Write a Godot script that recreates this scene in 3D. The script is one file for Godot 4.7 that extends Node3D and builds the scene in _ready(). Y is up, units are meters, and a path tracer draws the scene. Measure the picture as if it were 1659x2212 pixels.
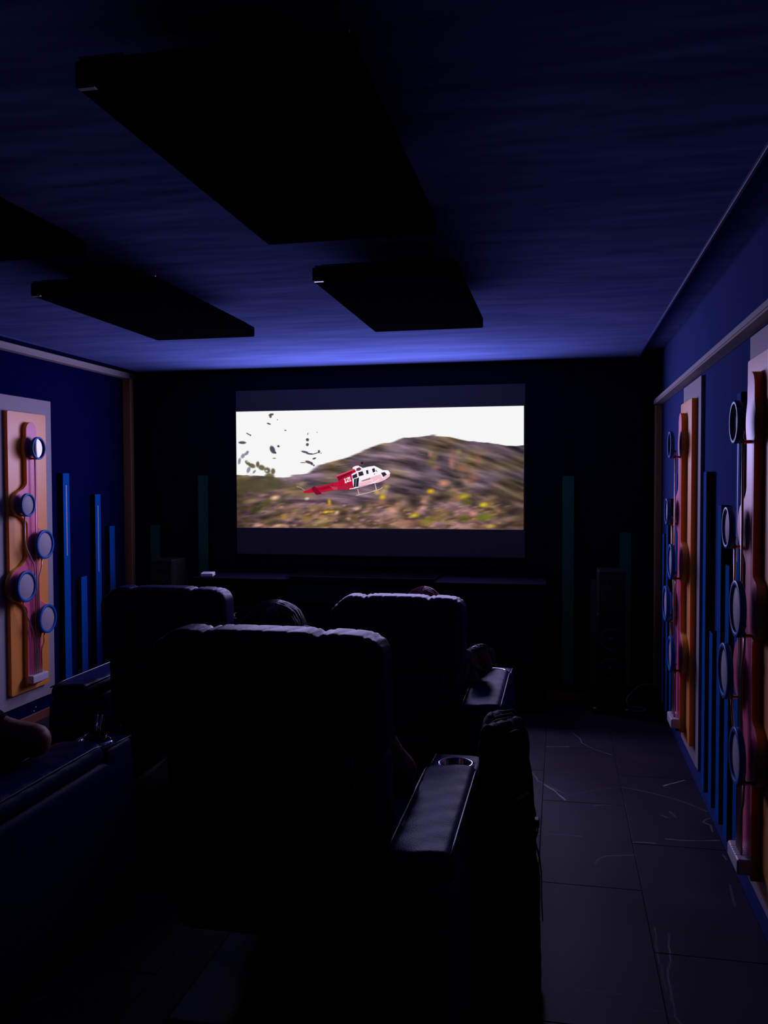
extends Node3D
# A small private cinema in the dark: the only light is the picture on the screen.

const XL := -3.36
const XR := 0.69
const ZB := -6.25
const ZN := 2.0
const HC := 2.425
const PIC := Rect2(-2.43, 1.217, 2.173, 0.885)   # the picture on the screen: x, y, width, height

var M := {}
var used := {}
var rng := RandomNumberGenerator.new()


# ---------------------------------------------------------------- naming
func numbered(called: String) -> String:
	if not used.has(called):
		used[called] = 0
		return called
	used[called] += 1
	return "%s_%03d" % [called, used[called]]


func tag(o: Node3D, label: String, category: String, group := "", kind := "") -> Node3D:
	o.set_meta("label", label)
	o.set_meta("category", category)
	if group != "":
		o.set_meta("group", group)
	if kind != "":
		o.set_meta("kind", kind)
	return o


func thing(called: String, label: String, category: String, at := Vector3.ZERO, turn := 0.0, group := "") -> Node3D:
	var o := Node3D.new()
	o.name = numbered(called)
	add_child(o)
	o.position = at
	o.rotation.y = turn
	tag(o, label, category, group)
	return o


func obj(called: String, s: SurfaceTool, m: Material, parent: Node3D = null) -> MeshInstance3D:
	var o := MeshInstance3D.new()
	o.mesh = done(s)
	o.material_override = null
	o.mesh.surface_set_material(0, m)
	put(called, o, parent)
	return o


func put(called: String, o: Node3D, parent: Node3D = null) -> void:
	if parent == null:
		o.name = numbered(called)
		add_child(o)
	else:
		var n := called
		var k := 0
		while parent.has_node(NodePath(n)):
			k += 1
			n = "%s_%03d" % [called, k]
		o.name = n
		parent.add_child(o, true)
	if o is GeometryInstance3D:
		(o as GeometryInstance3D).cast_shadow = GeometryInstance3D.SHADOW_CASTING_SETTING_ON


func struct(called: String, s: SurfaceTool, m: Material, label := "") -> MeshInstance3D:
	var o := obj(called, s, m)
	o.set_meta("kind", "structure")
	if label != "":
		o.set_meta("label", label)
	return o


# ---------------------------------------------------------------- mesh helpers
func st(smooth := false) -> SurfaceTool:
	var s := SurfaceTool.new()
	s.begin(Mesh.PRIMITIVE_TRIANGLES)
	s.set_smooth_group(0 if smooth else -1)
	return s


func done(s: SurfaceTool) -> ArrayMesh:
	s.generate_normals()
	return s.commit()


func quad(s: SurfaceTool, a: Vector3, b: Vector3, c: Vector3, d: Vector3) -> void:  # counter-clockwise seen from outside
	tri(s, a, b, c)
	tri(s, a, c, d)


func tri(s: SurfaceTool, a: Vector3, b: Vector3, c: Vector3) -> void:
	s.add_vertex(a)
	s.add_vertex(c)
	s.add_vertex(b)


func box(s: SurfaceTool, lo: Vector3, hi: Vector3, bev := 0.0) -> void:
	# a box with chamfered edges
	var c := (lo + hi) / 2
	var h := (hi - lo) / 2
	var b := minf(bev, minf(h.x, minf(h.y, h.z)) * 0.9)
	if b <= 0.0:
		var p := []
		for i in 8:
			p.append(c + Vector3(h.x if i & 1 else -h.x, h.y if i & 2 else -h.y, h.z if i & 4 else -h.z))
		quad(s, p[4], p[5], p[7], p[6])
		quad(s, p[1], p[0], p[2], p[3])
		quad(s, p[5], p[1], p[3], p[7])
		quad(s, p[0], p[4], p[6], p[2])
		quad(s, p[6], p[7], p[3], p[2])
		quad(s, p[0], p[1], p[5], p[4])
		return
	# corner vertices: v(sign, axis) lies on the face across axis
	var v := func(sx: int, sy: int, sz: int, ax: int) -> Vector3:
		var e := Vector3(h.x - b, h.y - b, h.z - b)
		e[ax] = h[ax]
		return c + Vector3(e.x * sx, e.y * sy, e.z * sz)
	for ax in 3:
		var u: int = (ax + 1) % 3
		var w: int = (ax + 2) % 3
		for sg in [-1, 1]:
			var q := []
			for k in [[-1, -1], [1, -1], [1, 1], [-1, 1]]:
				var t := [0, 0, 0]
				t[ax] = sg
				t[u] = k[0]
				t[w] = k[1]
				q.append(v.call(t[0], t[1], t[2], ax))
			if sg > 0:
				quad(s, q[0], q[1], q[2], q[3])
			else:
				quad(s, q[3], q[2], q[1], q[0])
		# edges along ax
		for k in [[-1, -1], [1, -1], [1, 1], [-1, 1]]:
			var t0 := [0, 0, 0]
			var t1 := [0, 0, 0]
			t0[ax] = -1
			t1[ax] = 1
			t0[u] = k[0]
			t1[u] = k[0]
			t0[w] = k[1]
			t1[w] = k[1]
			var a0: Vector3 = v.call(t0[0], t0[1], t0[2], u)
			var a1: Vector3 = v.call(t1[0], t1[1], t1[2], u)
			var b0: Vector3 = v.call(t0[0], t0[1], t0[2], w)
			var b1: Vector3 = v.call(t1[0], t1[1], t1[2], w)
			if k[0] * k[1] > 0:
				quad(s, a0, b0, b1, a1)
			else:
				quad(s, a1, b1, b0, a0)
	for i in 8:
		var sx := 1 if i & 1 else -1
		var sy := 1 if i & 2 else -1
		var sz := 1 if i & 4 else -1
		var a: Vector3 = v.call(sx, sy, sz, 0)
		var bb: Vector3 = v.call(sx, sy, sz, 1)
		var cc: Vector3 = v.call(sx, sy, sz, 2)
		if sx * sy * sz > 0:
			tri(s, a, bb, cc)
		else:
			tri(s, a, cc, bb)


func axis_steps(h: float, r: float, n: int, m: int) -> PackedFloat32Array:
	var out := PackedFloat32Array()
	for i in n:
		out.append(-h + r - r * tan(PI / 4 * (1.0 - float(i) / n)))
	for i in m + 1:
		out.append(lerpf(-(h - r), h - r, float(i) / m))
	for i in range(1, n + 1):
		out.append(h - r + r * tan(PI / 4 * float(i) / n))
	return out


func rbox(s: SurfaceTool, c: Vector3, h: Vector3, r: float, sub := Vector3i(2, 2, 2), n := 4, bend = null) -> void:
	# a box with rounded edges, its points moved by bend (in the box's own coordinates)
	r = minf(r, minf(h.x, minf(h.y, h.z)) * 0.999)
	var inner := h - Vector3(r, r, r)
	for ax in 3:
		var u: int = (ax + 1) % 3
		var w: int = (ax + 2) % 3
		var cu := axis_steps(h[u], r, n, sub[u])
		var cw := axis_steps(h[w], r, n, sub[w])
		for sg in [-1.0, 1.0]:
			var pts := []
			for a in cu:
				var row := PackedVector3Array()
				for b in cw:
					var p := Vector3.ZERO
					p[ax] = sg * h[ax]
					p[u] = a
					p[w] = b
					var q := p.clamp(-inner, inner)
					var d := p - q
					p = q + d.normalized() * r
					if bend != null:
						p = bend.call(p)
					row.append(c + p)
				pts.append(row)
			for i in cu.size() - 1:
				for j in cw.size() - 1:
					var p0: Vector3 = pts[i][j]
					var p1: Vector3 = pts[i + 1][j]
					var p2: Vector3 = pts[i + 1][j + 1]
					var p3: Vector3 = pts[i][j + 1]
					if sg > 0:
						quad(s, p0, p1, p2, p3)
					else:
						quad(s, p3, p2, p1, p0)


func tube(s: SurfaceTool, path: PackedVector3Array, r: float, sides := 8, taper := 1.0) -> void:
	var rings := []
	var up := Vector3.UP
	var last := path.size() - 1
	for i in path.size():
		var t := (path[mini(i + 1, last)] - path[maxi(i - 1, 0)]).normalized()
		if absf(t.dot(up)) > 0.95:
			up = Vector3.RIGHT if absf(t.x) < 0.8 else Vector3.BACK
		var x := up.cross(t).normalized()
		var y := t.cross(x).normalized()
		up = y
		var ring := PackedVector3Array()
		var rr := r * lerpf(1.0, taper, float(i) / maxf(last, 1))
		for k in sides:
			var a := TAU * k / sides
			ring.append(path[i] + (x * cos(a) + y * sin(a)) * rr)
		rings.append(ring)
	for i in last:
		for k in sides:
			var k2 := (k + 1) % sides
			quad(s, rings[i][k], rings[i][k2], rings[i + 1][k2], rings[i + 1][k])
	for k in range(1, sides - 1):
		tri(s, rings[0][0], rings[0][k + 1], rings[0][k])
		tri(s, rings[last][0], rings[last][k], rings[last][k + 1])


func lathe(s: SurfaceTool, prof: PackedVector2Array, xf := Transform3D.IDENTITY, segs := 32) -> void:
	# prof: (radius, height) from the bottom outside to the top, turned round the y axis
	for i in prof.size() - 1:
		for k in segs:
			var a := TAU * k / segs
			var b := TAU * (k + 1) / segs
			var p0 := xf * Vector3(prof[i].x * cos(a), prof[i].y, -prof[i].x * sin(a))
			var p1 := xf * Vector3(prof[i].x * cos(b), prof[i].y, -prof[i].x * sin(b))
			var p2 := xf * Vector3(prof[i + 1].x * cos(b), prof[i + 1].y, -prof[i + 1].x * sin(b))
			var p3 := xf * Vector3(prof[i + 1].x * cos(a), prof[i + 1].y, -prof[i + 1].x * sin(a))
			if prof[i].x > 1e-5:
				tri(s, p0, p1, p2)
			if prof[i + 1].x > 1e-5:
				tri(s, p0, p2, p3)


func prism(s: SurfaceTool, poly: PackedVector2Array, z0: float, z1: float, ch := 0.0) -> void:
	# a counter-clockwise outline in x, y pushed from z0 to z1; the front edge chamfered by ch
	var n := poly.size()
	var front := poly
	if ch > 0.0:
		front = PackedVector2Array()
		for i in n:
			var t := (poly[(i + 1) % n] - poly[(i + n - 1) % n]).normalized()
			front.append(poly[i] + Vector2(-t.y, t.x) * ch)
	for i in n:
		var j := (i + 1) % n
		quad(s, v3(poly[i], z0), v3(poly[j], z0), v3(poly[j], z1 - ch), v3(poly[i], z1 - ch))
		if ch > 0.0:
			quad(s, v3(poly[i], z1 - ch), v3(poly[j], z1 - ch), v3(front[j], z1), v3(front[i], z1))
	s.set_smooth_group(-1)
	var ix := Geometry2D.triangulate_polygon(front)
	for k in range(0, ix.size(), 3):
		var a := front[ix[k]]
		var b := front[ix[k + 1]]
		var c := front[ix[k + 2]]
		if (b - a).cross(c - a) < 0:
			var t2 := b
			b = c
			c = t2
		tri(s, v3(a, z1), v3(b, z1), v3(c, z1))
		tri(s, v3(a, z0), v3(c, z0), v3(b, z0))


func two_tone(called: String, poly: PackedVector2Array, z0: float, z1: float, face: Material, edge: Material, parent: Node3D) -> MeshInstance3D:
	# one closed sheet of cast acrylic: a painted face and an edge of another colour
	var n := poly.size()
	var front := PackedVector2Array()
	var ch := 0.0012
	for i in n:
		var t := (poly[(i + 1) % n] - poly[(i + n - 1) % n]).normalized()
		front.append(poly[i] + Vector2(-t.y, t.x) * ch)
	var sides := st(true)
	var cap := st()
	for i in n:
		var j := (i + 1) % n
		quad(sides, v3(poly[i], z0), v3(poly[j], z0), v3(poly[j], z1 - ch), v3(poly[i], z1 - ch))
		quad(sides, v3(poly[i], z1 - ch), v3(poly[j], z1 - ch), v3(front[j], z1), v3(front[i], z1))
	sides.set_smooth_group(-1)
	for k in [[poly, z0, sides, false], [front, z1, cap, true]]:
		var p: PackedVector2Array = k[0]
		var ix := Geometry2D.triangulate_polygon(p)
		for q in range(0, ix.size(), 3):
			var a := v3(p[ix[q]], k[1])
			var b := v3(p[ix[q + 1]], k[1])
			var c := v3(p[ix[q + 2]], k[1])
			var up: bool = (b - a).cross(c - a).z > 0
			if up == k[3]:
				tri(k[2], a, b, c)
			else:
				tri(k[2], a, c, b)
	sides.generate_normals()
	cap.generate_normals()
	var m := sides.commit()
	cap.commit(m)
	m.surface_set_material(0, edge)
	m.surface_set_material(1, face)
	var o := MeshInstance3D.new()
	o.mesh = m
	put(called, o, parent)
	return o


func v3(p: Vector2, z: float) -> Vector3:
	return Vector3(p.x, p.y, z)


# ---------------------------------------------------------------- materials
func mat(called: String, c: Color, rough: float, metal := 0.0, spec := 0.5) -> StandardMaterial3D:
	# c holds linear values
	var m := StandardMaterial3D.new()
	m.resource_name = called
	m.albedo_color = c.linear_to_srgb()
	m.roughness = rough
	m.metallic = metal
	m.metallic_specular = spec
	M[called] = m
	return m


func grain(m: StandardMaterial3D, freq: float, depth_cm: float, scale: Vector3, octaves := 4, world := true, seed_ := 3) -> void:
	var n := FastNoiseLite.new()
	n.seed = seed_
	n.frequency = freq
	n.fractal_octaves = octaves
	var t := NoiseTexture2D.new()
	t.width = 512
	t.height = 512
	t.seamless = true
	t.noise = n
	m.heightmap_enabled = true
	m.heightmap_texture = t
	m.heightmap_scale = depth_cm
	m.uv1_triplanar = true
	m.uv1_world_triplanar = world
	m.uv1_scale = scale


func mottle(m: StandardMaterial3D, freq: float, a: Color, b: Color, scale: Vector3, seed_ := 5, octaves := 4) -> void:
	# the colour itself varies between a and b (linear)
	var n := FastNoiseLite.new()
	n.seed = seed_
	n.frequency = freq
	n.fractal_octaves = octaves
	var g := Gradient.new()
	g.set_color(0, a.linear_to_srgb())
	g.set_color(1, b.linear_to_srgb())
	var t := NoiseTexture2D.new()
	t.width = 512
	t.height = 512
	t.seamless = true
	t.noise = n
	t.color_ramp = g
	m.albedo_color = Color.WHITE
	m.albedo_texture = t
	m.uv1_triplanar = true
	m.uv1_world_triplanar = true
	m.uv1_scale = scale


func make_materials() -> void:
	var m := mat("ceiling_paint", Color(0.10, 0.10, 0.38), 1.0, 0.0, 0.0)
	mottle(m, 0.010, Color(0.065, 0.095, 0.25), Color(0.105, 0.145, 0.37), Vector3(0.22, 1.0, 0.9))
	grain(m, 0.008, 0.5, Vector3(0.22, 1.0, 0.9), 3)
	m = mat("wall_sheen_right", Color(0.035, 0.055, 0.18), 1.0, 0.0, 0.0)  # lighter than the left wall: its grazing sheen is put into the colour
	m = mat("wall_paint", Color(0.0025, 0.004, 0.045), 1.0, 0.0, 0.0)
	grain(m, 0.03, 0.15, Vector3(0.7, 0.7, 0.7))
	mat("far_wall_paint", Color(0.006, 0.007, 0.026), 1.0, 0.0, 0.0)
	mat("trim_paint", Color(0.32, 0.29, 0.29), 0.6, 0.0, 0.25)
	mat("bead_paint", Color(0.02, 0.03, 0.16), 0.6, 0.0, 0.3)
	mat("skirting_wood", Color(0.20, 0.055, 0.035), 0.5)
	mat("panel_cloth", Color(0.005, 0.0045, 0.009), 1.0, 0.0, 0.0)
	mat("panel_edge", Color(0.002, 0.002, 0.003), 1.0, 0.0, 0.0)
	mat("steel", Color(0.75, 0.75, 0.78), 0.25, 1.0)
	mat("dull_steel", Color(0.45, 0.42, 0.38), 0.45, 1.0)
	mat("backing_white", Color(0.34, 0.30, 0.32), 0.6, 0.0, 0.25)
	m = mat("board_orange", Color(0.88, 0.33, 0.05), 0.45, 0.0, 0.62)
	m.subsurf_scatter_enabled = true
	m.subsurf_scatter_strength = 0.8
	m = mat("head_pink", Color(0.80, 0.12, 0.24), 0.42, 0.0, 0.5)
	m.subsurf_scatter_enabled = true
	m.subsurf_scatter_strength = 0.3
	m = mat("edge_orange", Color(0.98, 0.50, 0.06), 0.35, 0.0, 0.5)
	m.subsurf_scatter_enabled = true
	m.subsurf_scatter_strength = 1.0
	mat("post_warm_bounce", Color(0.75, 0.42, 0.12), 0.8, 0.0, 0.1)  # trim posts, with warm bounce light painted into their colour
	mat("ring_blue", Color(0.010, 0.12, 0.40), 0.4, 0.0, 0.3)
	mat("drum_skin", Color(0.36, 0.32, 0.36), 0.6, 0.0, 0.3)
	mat("mirror", Color(0.085, 0.085, 0.09), 0.10, 1.0)
	mat("copper", Color(0.85, 0.30, 0.06), 0.3, 1.0)
	mat("brass", Color(0.50, 0.42, 0.34), 0.4, 1.0)
	mat("nut_ivory", Color(0.60, 0.54, 0.56), 0.35, 0.0, 0.4)
	mat("bar_blue", Color(0.005, 0.09, 0.37), 0.7, 0.0, 0.05)
	mat("bar_blue_bounce", Color(0.03, 0.24, 0.10), 0.8, 0.0, 0.1)  # blue bars of the screen wall, neutral bounce light mixed into the colour
	mat("bar_side", Color(0.002, 0.004, 0.010), 1.0, 0.0, 0.0)
	mat("inlay", Color(0.42, 0.42, 0.55), 0.4)
	m = mat("leather", Color(0.007, 0.014, 0.085), 0.42, 0.0, 0.13)
	grain(m, 0.06, 0.05, Vector3(6, 6, 6), 3, false)
	mat("piping_leather", Color(0.02, 0.02, 0.05), 0.35, 0.0, 0.45)
	mat("black_plastic", Color(0.006, 0.006, 0.007), 0.45)
	mat("speaker_black", Color(0.008, 0.008, 0.008), 0.6, 0.0, 0.3)
	mat("baffle_grey", Color(0.028, 0.024, 0.024), 0.6, 0.0, 0.3)
	mat("cone_black", Color(0.004, 0.004, 0.004), 0.5)
	mat("chrome", Color(0.85, 0.86, 0.9), 0.10, 1.0)
	mat("console_lacquer", Color(0.006, 0.006, 0.014), 0.9, 0.0, 0.04)
	mat("console_fabric", Color(0.012, 0.014, 0.045), 0.9, 0.0, 0.1)
	mat("dark_glass", Color(0.004, 0.004, 0.006), 0.08, 0.0, 0.5)
	mat("white_plastic", Color(0.75, 0.75, 0.75), 0.4)
	mat("cable_white", Color(0.65, 0.62, 0.58), 0.5)
	mat("screen_cloth", Color(0.16, 0.15, 0.12), 1.0, 0.0, 0.0)
	mat("bag_cloth", Color(0.006, 0.006, 0.007), 0.9, 0.0, 0.15)
	mat("bag_strap", Color(0.010, 0.010, 0.011), 0.7, 0.0, 0.2)
	mat("yellow_trim", Color(0.95, 0.75, 0.05), 0.5)
	mat("skin", Color(0.42, 0.16, 0.075), 0.5, 0.0, 0.35)
	mat("skin_pale", Color(0.52, 0.24, 0.20), 0.5, 0.0, 0.35)
	mat("hair_dark", Color(0.10, 0.05, 0.05), 0.45, 0.0, 0.4)
	mat("hair_red", Color(0.75, 0.20, 0.20), 0.5, 0.0, 0.4)
	mat("hair_blond", Color(0.42, 0.28, 0.26), 0.45, 0.0, 0.4)
	mat("shirt_black", Color(0.010, 0.010, 0.014), 0.9, 0.0, 0.1)
	mat("shirt_plum", Color(0.02, 0.012, 0.02), 0.9, 0.0, 0.1)
	mat("jeans", Color(0.012, 0.014, 0.03), 0.9, 0.0, 0.1)
	mat("eye", Color(0.6, 0.6, 0.6), 0.2)
	mat("grout", Color(0.012, 0.011, 0.014), 0.9)
	mat("tumbler", Color(0.01, 0.01, 0.012), 0.12, 0.0, 0.6)
	mat("smoked_plastic", Color(0.10, 0.085, 0.105), 0.35)
	var d := mat("display_digits", Color(0.5, 0.5, 0.55), 0.5)
	d.emission_enabled = true
	d.emission = Color(0.5, 0.52, 0.6)
	d.emission_energy_multiplier = 0.35


# ---------------------------------------------------------------- the picture on the screen
class Painter:
	var w: int
	var h: int
	var px: PackedFloat32Array

	func _init(iw: int, ih: int) -> void:
		w = iw
		h = ih
		px.resize(w * h * 3)

	func mixin(x: int, y: int, c: Color, a: float) -> void:
		if x < 0 or y < 0 or x >= w or y >= h or a <= 0.0:
			return
		var i := (y * w + x) * 3
		px[i] = lerpf(px[i], c.r, a)
		px[i + 1] = lerpf(px[i + 1], c.g, a)
		px[i + 2] = lerpf(px[i + 2], c.b, a)

	func blob(cx: float, cy: float, rx: float, ry: float, c: Color, a: float, soft := 0.5, turn := 0.0) -> void:
		var R := maxf(rx, ry) + 1.0
		var ct := cos(turn)
		var sn := sin(turn)
		for y in range(int(cy - R), int(cy + R) + 2):
			for x in range(int(cx - R), int(cx + R) + 2):
				var dx := x - cx
				var dy := y - cy
				var u := (dx * ct + dy * sn) / rx
				var v := (-dx * sn + dy * ct) / ry
				var d := sqrt(u * u + v * v)
				if d < 1.0:
					mixin(x, y, c, a * clampf((1.0 - d) / soft, 0.0, 1.0))

	func poly(p: PackedVector2Array, c: Color, a := 1.0) -> void:
		var lo := p[0]
		var hi := p[0]
		for q in p:
			lo = lo.min(q)
			hi = hi.max(q)
		for y in range(int(lo.y), int(hi.y) + 1):
			for x in range(int(lo.x), int(hi.x) + 1):
				var k := 0
				for o in [Vector2(0.25, 0.25), Vector2(0.75, 0.25), Vector2(0.25, 0.75), Vector2(0.75, 0.75)]:
					if Geometry2D.is_point_in_polygon(Vector2(x, y) + o, p):
						k += 1
				mixin(x, y, c, a * k / 4.0)

	func smear(y: int, R: int) -> void:
		# a running mean along one row
		for ch in 3:
			var row := PackedFloat32Array()
			row.resize(w)
			var o := y * w * 3 + ch
			var sum := 0.0
			for x in range(-R, R + 1):
				sum += px[o + clampi(x, 0, w - 1) * 3]
			for x in w:
				row[x] = sum / (2 * R + 1)
				sum += px[o + mini(x + R + 1, w - 1) * 3] - px[o + maxi(x - R, 0) * 3]
			for x in w:
				px[o + x * 3] = row[x]

	func line(a: Vector2, b: Vector2, wd: float, c: Color, al := 1.0) -> void:
		var n := (b - a).normalized().orthogonal() * wd / 2
		poly(PackedVector2Array([a + n, b + n, b - n, a - n]), c, al)

	func image() -> Image:
		var by := PackedByteArray()
		by.resize(w * h * 3)
		for i in px.size():
			by[i] = int(clampf(px[i], 0.0, 1.0) * 255.0 + 0.5)
		return Image.create_from_data(w, h, false, Image.FORMAT_RGB8, by)


func film_picture() -> ImageTexture:
	var W := 1240
	var H := 505
	var P := Painter.new(W, H)
	var hill := PackedVector2Array([Vector2(0, .545), Vector2(.0995, .5536), Vector2(.137, .566), Vector2(.172, .570), Vector2(.196, .5666), Vector2(.206, .547), Vector2(.26, .54), Vector2(.28, .50), Vector2(.30, .466), Vector2(.336, .443), Vector2(.402, .4055), Vector2(.44, .3676), Vector2(.482, .322), Vector2(.533, .285), Vector2(.556, .286), Vector2(.597, .245), Vector2(.645, .239), Vector2(.69, .229), Vector2(.70, .218), Vector2(.709, .234), Vector2(.737, .238), Vector2(.7685, .251), Vector2(.80, .271), Vector2(.846, .287), Vector2(.892, .296), Vector2(.951, .324), Vector2(1.01, .318)])
	var n1 := FastNoiseLite.new()
	n1.seed = 11
	n1.frequency = 0.011
	n1.fractal_octaves = 4
	var n2 := FastNoiseLite.new()
	n2.seed = 29
	n2.frequency = 0.02
	n2.fractal_octaves = 3
	var n3 := FastNoiseLite.new()
	n3.seed = 47
	n3.frequency = 0.006
	n3.fractal_octaves = 2
	var col_h := PackedFloat32Array()
	var k := 0
	for x in W:
		var s := float(x) / W
		while k < hill.size() - 2 and s > hill[k + 1].x:
			k += 1
		var e := (s - hill[k].x) / (hill[k + 1].x - hill[k].x)
		col_h.append(H * (lerpf(hill[k].y, hill[k + 1].y, e) + 0.006 * n2.get_noise_2d(x * 2.0, 0)))
	var i := 0
	for y in H:
		var t := float(y) / H
		for x in W:
			var top := col_h[x]
			var r := 0.965
			var g := 0.965
			var b := 0.965
			if y > top - 1.0:
				var s := float(x) / W
				# dragged sideways and a little uphill by the panning camera
				var u := x * 0.42
				var v := y + x * (0.16 - 0.30 * s)
				var a := n1.get_noise_2d(u, v * 1.9) * 1.6
				var bb := n2.get_noise_2d(u * 0.5, v * 1.8) * 1.5
				var c := n3.get_noise_2d(x * 0.6, y * 1.2 + 300.0) * 1.6
				var l := clampf(0.40 + 0.17 * a + 0.11 * bb, 0.10, 0.80)
				var low := smoothstep(0.62, 1.0, t)
				# purple grey rock above, olive scrub, pink and tan grass below
				r = l * (1.0 + 0.06 * c) + 0.14 * low
				g = l * (0.83 + 0.05 * c) + 0.055 * low
				b = l * (0.90 - 0.24 * clampf(c + 0.2, 0.0, 1.0)) + 0.07 * low
				var dark := 1.0 - 0.35 * smoothstep(0.12, 0.0, s) * smoothstep(0.5, 0.8, t) - 0.25 * smoothstep(0.8, 1.0, s)
				r *= dark
				g *= dark
				b *= dark
				var m := clampf(y - top + 1.0, 0.0, 1.0)
				r = lerpf(0.965, r, m)
				g = lerpf(0.965, g, m)
				b = lerpf(0.965, b, m)
			P.px[i] = r
			P.px[i + 1] = g
			P.px[i + 2] = b
			i += 3
	var f := func(cx: float, cy: float) -> Vector2:   # photograph pixel to picture pixel
		return Vector2((cx - 512.5) / 621.0 * W, (cy - (889.5 - (cx - 512.0) * 0.0205)) / (251.0 + (cx - 512.0) * 0.0235) * H)
	# bushes: soft blobs dragged sideways
	var r2 := RandomNumberGenerator.new()
	r2.seed = 77
	var tones := [Color(.20, .20, .08), Color(.33, .30, .12), Color(.62, .46, .40), Color(.13, .12, .10), Color(.45, .40, .18), Color(.70, .50, .44), Color(.22, .18, .20), Color(.62, .48, .22), Color(.36, .25, .24)]
	for j in 900:
		var x := r2.randf_range(505, 1140)
		var lim := 1058.0 if x < 640 else 1095.0 - 30.0 * exp(-pow((x - 880) / 60.0, 2)) - 70.0 * exp(-pow((x - 1010) / 55.0, 2))
		var y := r2.randf_range(lim, 1146)
		var q: Vector2 = f.call(x, y)
		var c: Color = tones[r2.randi() % 9]
		if x > 1080 or x < 560:
			c = c.darkened(0.35)
		P.blob(q.x, q.y, r2.randf_range(12, 38), r2.randf_range(7, 16), c, r2.randf_range(0.25, 0.6), 0.9, r2.randf_range(-0.35, 0.1))
	for y in range(int(H * 0.2), H):
		P.smear(y, 9)
		P.smear(y, 5)
	for j in 240:
		var x := r2.randf_range(560, 1100)
		var q: Vector2 = f.call(x, r2.randf_range(1088.0, 1148.0))
		P.blob(q.x, q.y, r2.randf_range(12, 30), r2.randf_range(4, 8), [Color(.80, .60, .56), Color(.70, .52, .42), Color(.62, .50, .24), Color(.24, .17, .19), Color(.74, .52, .56)][r2.randi() % 5], r2.randf_range(0.3, 0.7), 0.95, -0.2)
	# flower stalk and bright leaves that can be told apart
	for d in [
		[990, 985, 12, 22, .60, .40, .33, .6], [985, 1000, 8, 14, .75, .50, .42, .7], [1008, 1010, 14, 12, .66, .40, .32, .6], [1030, 1030, 18, 14, .62, .38, .30, .6], [1000, 975, 8, 8, .62, .55, .25, .7],
		[950, 985, 10, 8, .58, .50, .22, .7], [942, 998, 14, 10, .50, .46, .20, .6], [941, 981, 8, 8, .78, .52, .46, .7], [952, 1008, 12, 8, .70, .44, .36, .6], [1040, 990, 9, 24, .58, .36, .32, .5],
		[969, 1043, 16, 9, .86, .58, .46, .9], [941, 1060, 10, 6, .95, .72, .05, 1], [1011, 1071, 18, 6, .74, .66, .08, 1], [1017, 1083, 16, 10, .34, .36, .08, .8], [1051, 1089, 11, 6, .88, .80, .12, 1],
		[925, 1082, 10, 5, .80, .60, .50, .8], [923, 1096, 12, 6, .86, .62, .55, .9], [907, 1112, 14, 6, .84, .74, .16, 1], [935, 1125, 22, 9, .50, .46, .14, .8], [1030, 1108, 11, 7, .88, .56, .48, .9], [1055, 1116, 24, 9, .42, .48, .08, .9],
		[1012, 1119, 16, 10, .30, .32, .08, .8], [986, 1098, 14, 10, .46, .34, .34, .8], [993, 1075, 14, 8, .55, .36, .32, .7], [1066, 1135, 12, 5, .80, .70, .26, .9], [859, 1102, 18, 8, .86, .62, .56, .9], [838, 1073, 9, 6, .90, .76, .10, 1],
		[840, 1061, 12, 8, .80, .68, .42, .8], [846, 1050, 10, 8, .82, .66, .38, .7], [855, 1115, 26, 8, .64, .48, .40, .7], [826, 1062, 8, 8, .84, .74, .40, .8], [960, 1112, 30, 12, .46, .38, .16, .7], [890, 1130, 26, 9, .64, .44, .40, .7],
		[600, 1075, 14, 6, 1, .80, .64, 1], [672, 1077, 7, 4, .96, .84, .74, .9], [722, 1084, 5, 8, .88, .70, .10, .9], [714, 1106, 9, 3.5, .96, .76, .10, 1], [727, 1105, 9, 3, .90, .66, .16, .9], [739, 1107, 7, 5, .98, .78, .62, .9],
		[782, 1098, 12, 4.5, .94, .72, .62, .9], [752, 1110, 14, 8, .16, .11, .12, .8], [574, 1043, 22, 8, .60, .50, .38, .7], [590, 1052, 18, 10, .33, .33, .22, .8], [660, 1046, 14, 6, .66, .60, .36, .7], [548, 1082, 24, 6, .62, .54, .36, .7],
		[560, 1100, 20, 14, .20, .22, .08, .8], [580, 1090, 18, 14, .28, .28, .09, .8], [575, 1118, 34, 10, .16, .15, .15, .9], [600, 1128, 26, 8, .20, .19, .20, .8], [560, 1136, 16, 4, .84, .66, .62, .9], [606, 1136, 14, 4, .92, .70, .56, .9],
		[620, 1116, 9, 6, .66, .56, .10, .8], [672, 1120, 14, 7, .54, .46, .10, .8], [640, 1098, 16, 9, .50, .38, .34, .7], [655, 1108, 12, 12, .52, .40, .36, .7], [634, 1130, 12, 5, .14, .11, .12, .8], [700, 1128, 22, 6, .78, .70, .52, .7],
		[960, 1075, 26, 10, .13, .10, .13, .9], [905, 1085, 20, 18, .12, .09, .12, .8], [1000, 1045, 14, 10, .15, .14, .14, .8], [1060, 1060, 26, 10, .18, .15, .17, .7], [1095, 1085, 24, 16, .17, .14, .15, .7], [1100, 1120, 34, 8, .62, .47, .42, .7], [1110, 1105, 30, 9, .16, .13, .14, .8]]:
		var q: Vector2 = f.call(d[0], d[1])
		P.blob(q.x, q.y, d[2] * 2.0 * 1.1, d[3] * 2.0 * 1.15, Color(d[4], d[5], d[6]), d[7] * 0.9, 0.85, -0.15)
	# leaves against the sky
	var g1 := Color(.30, .26, .31)
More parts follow.
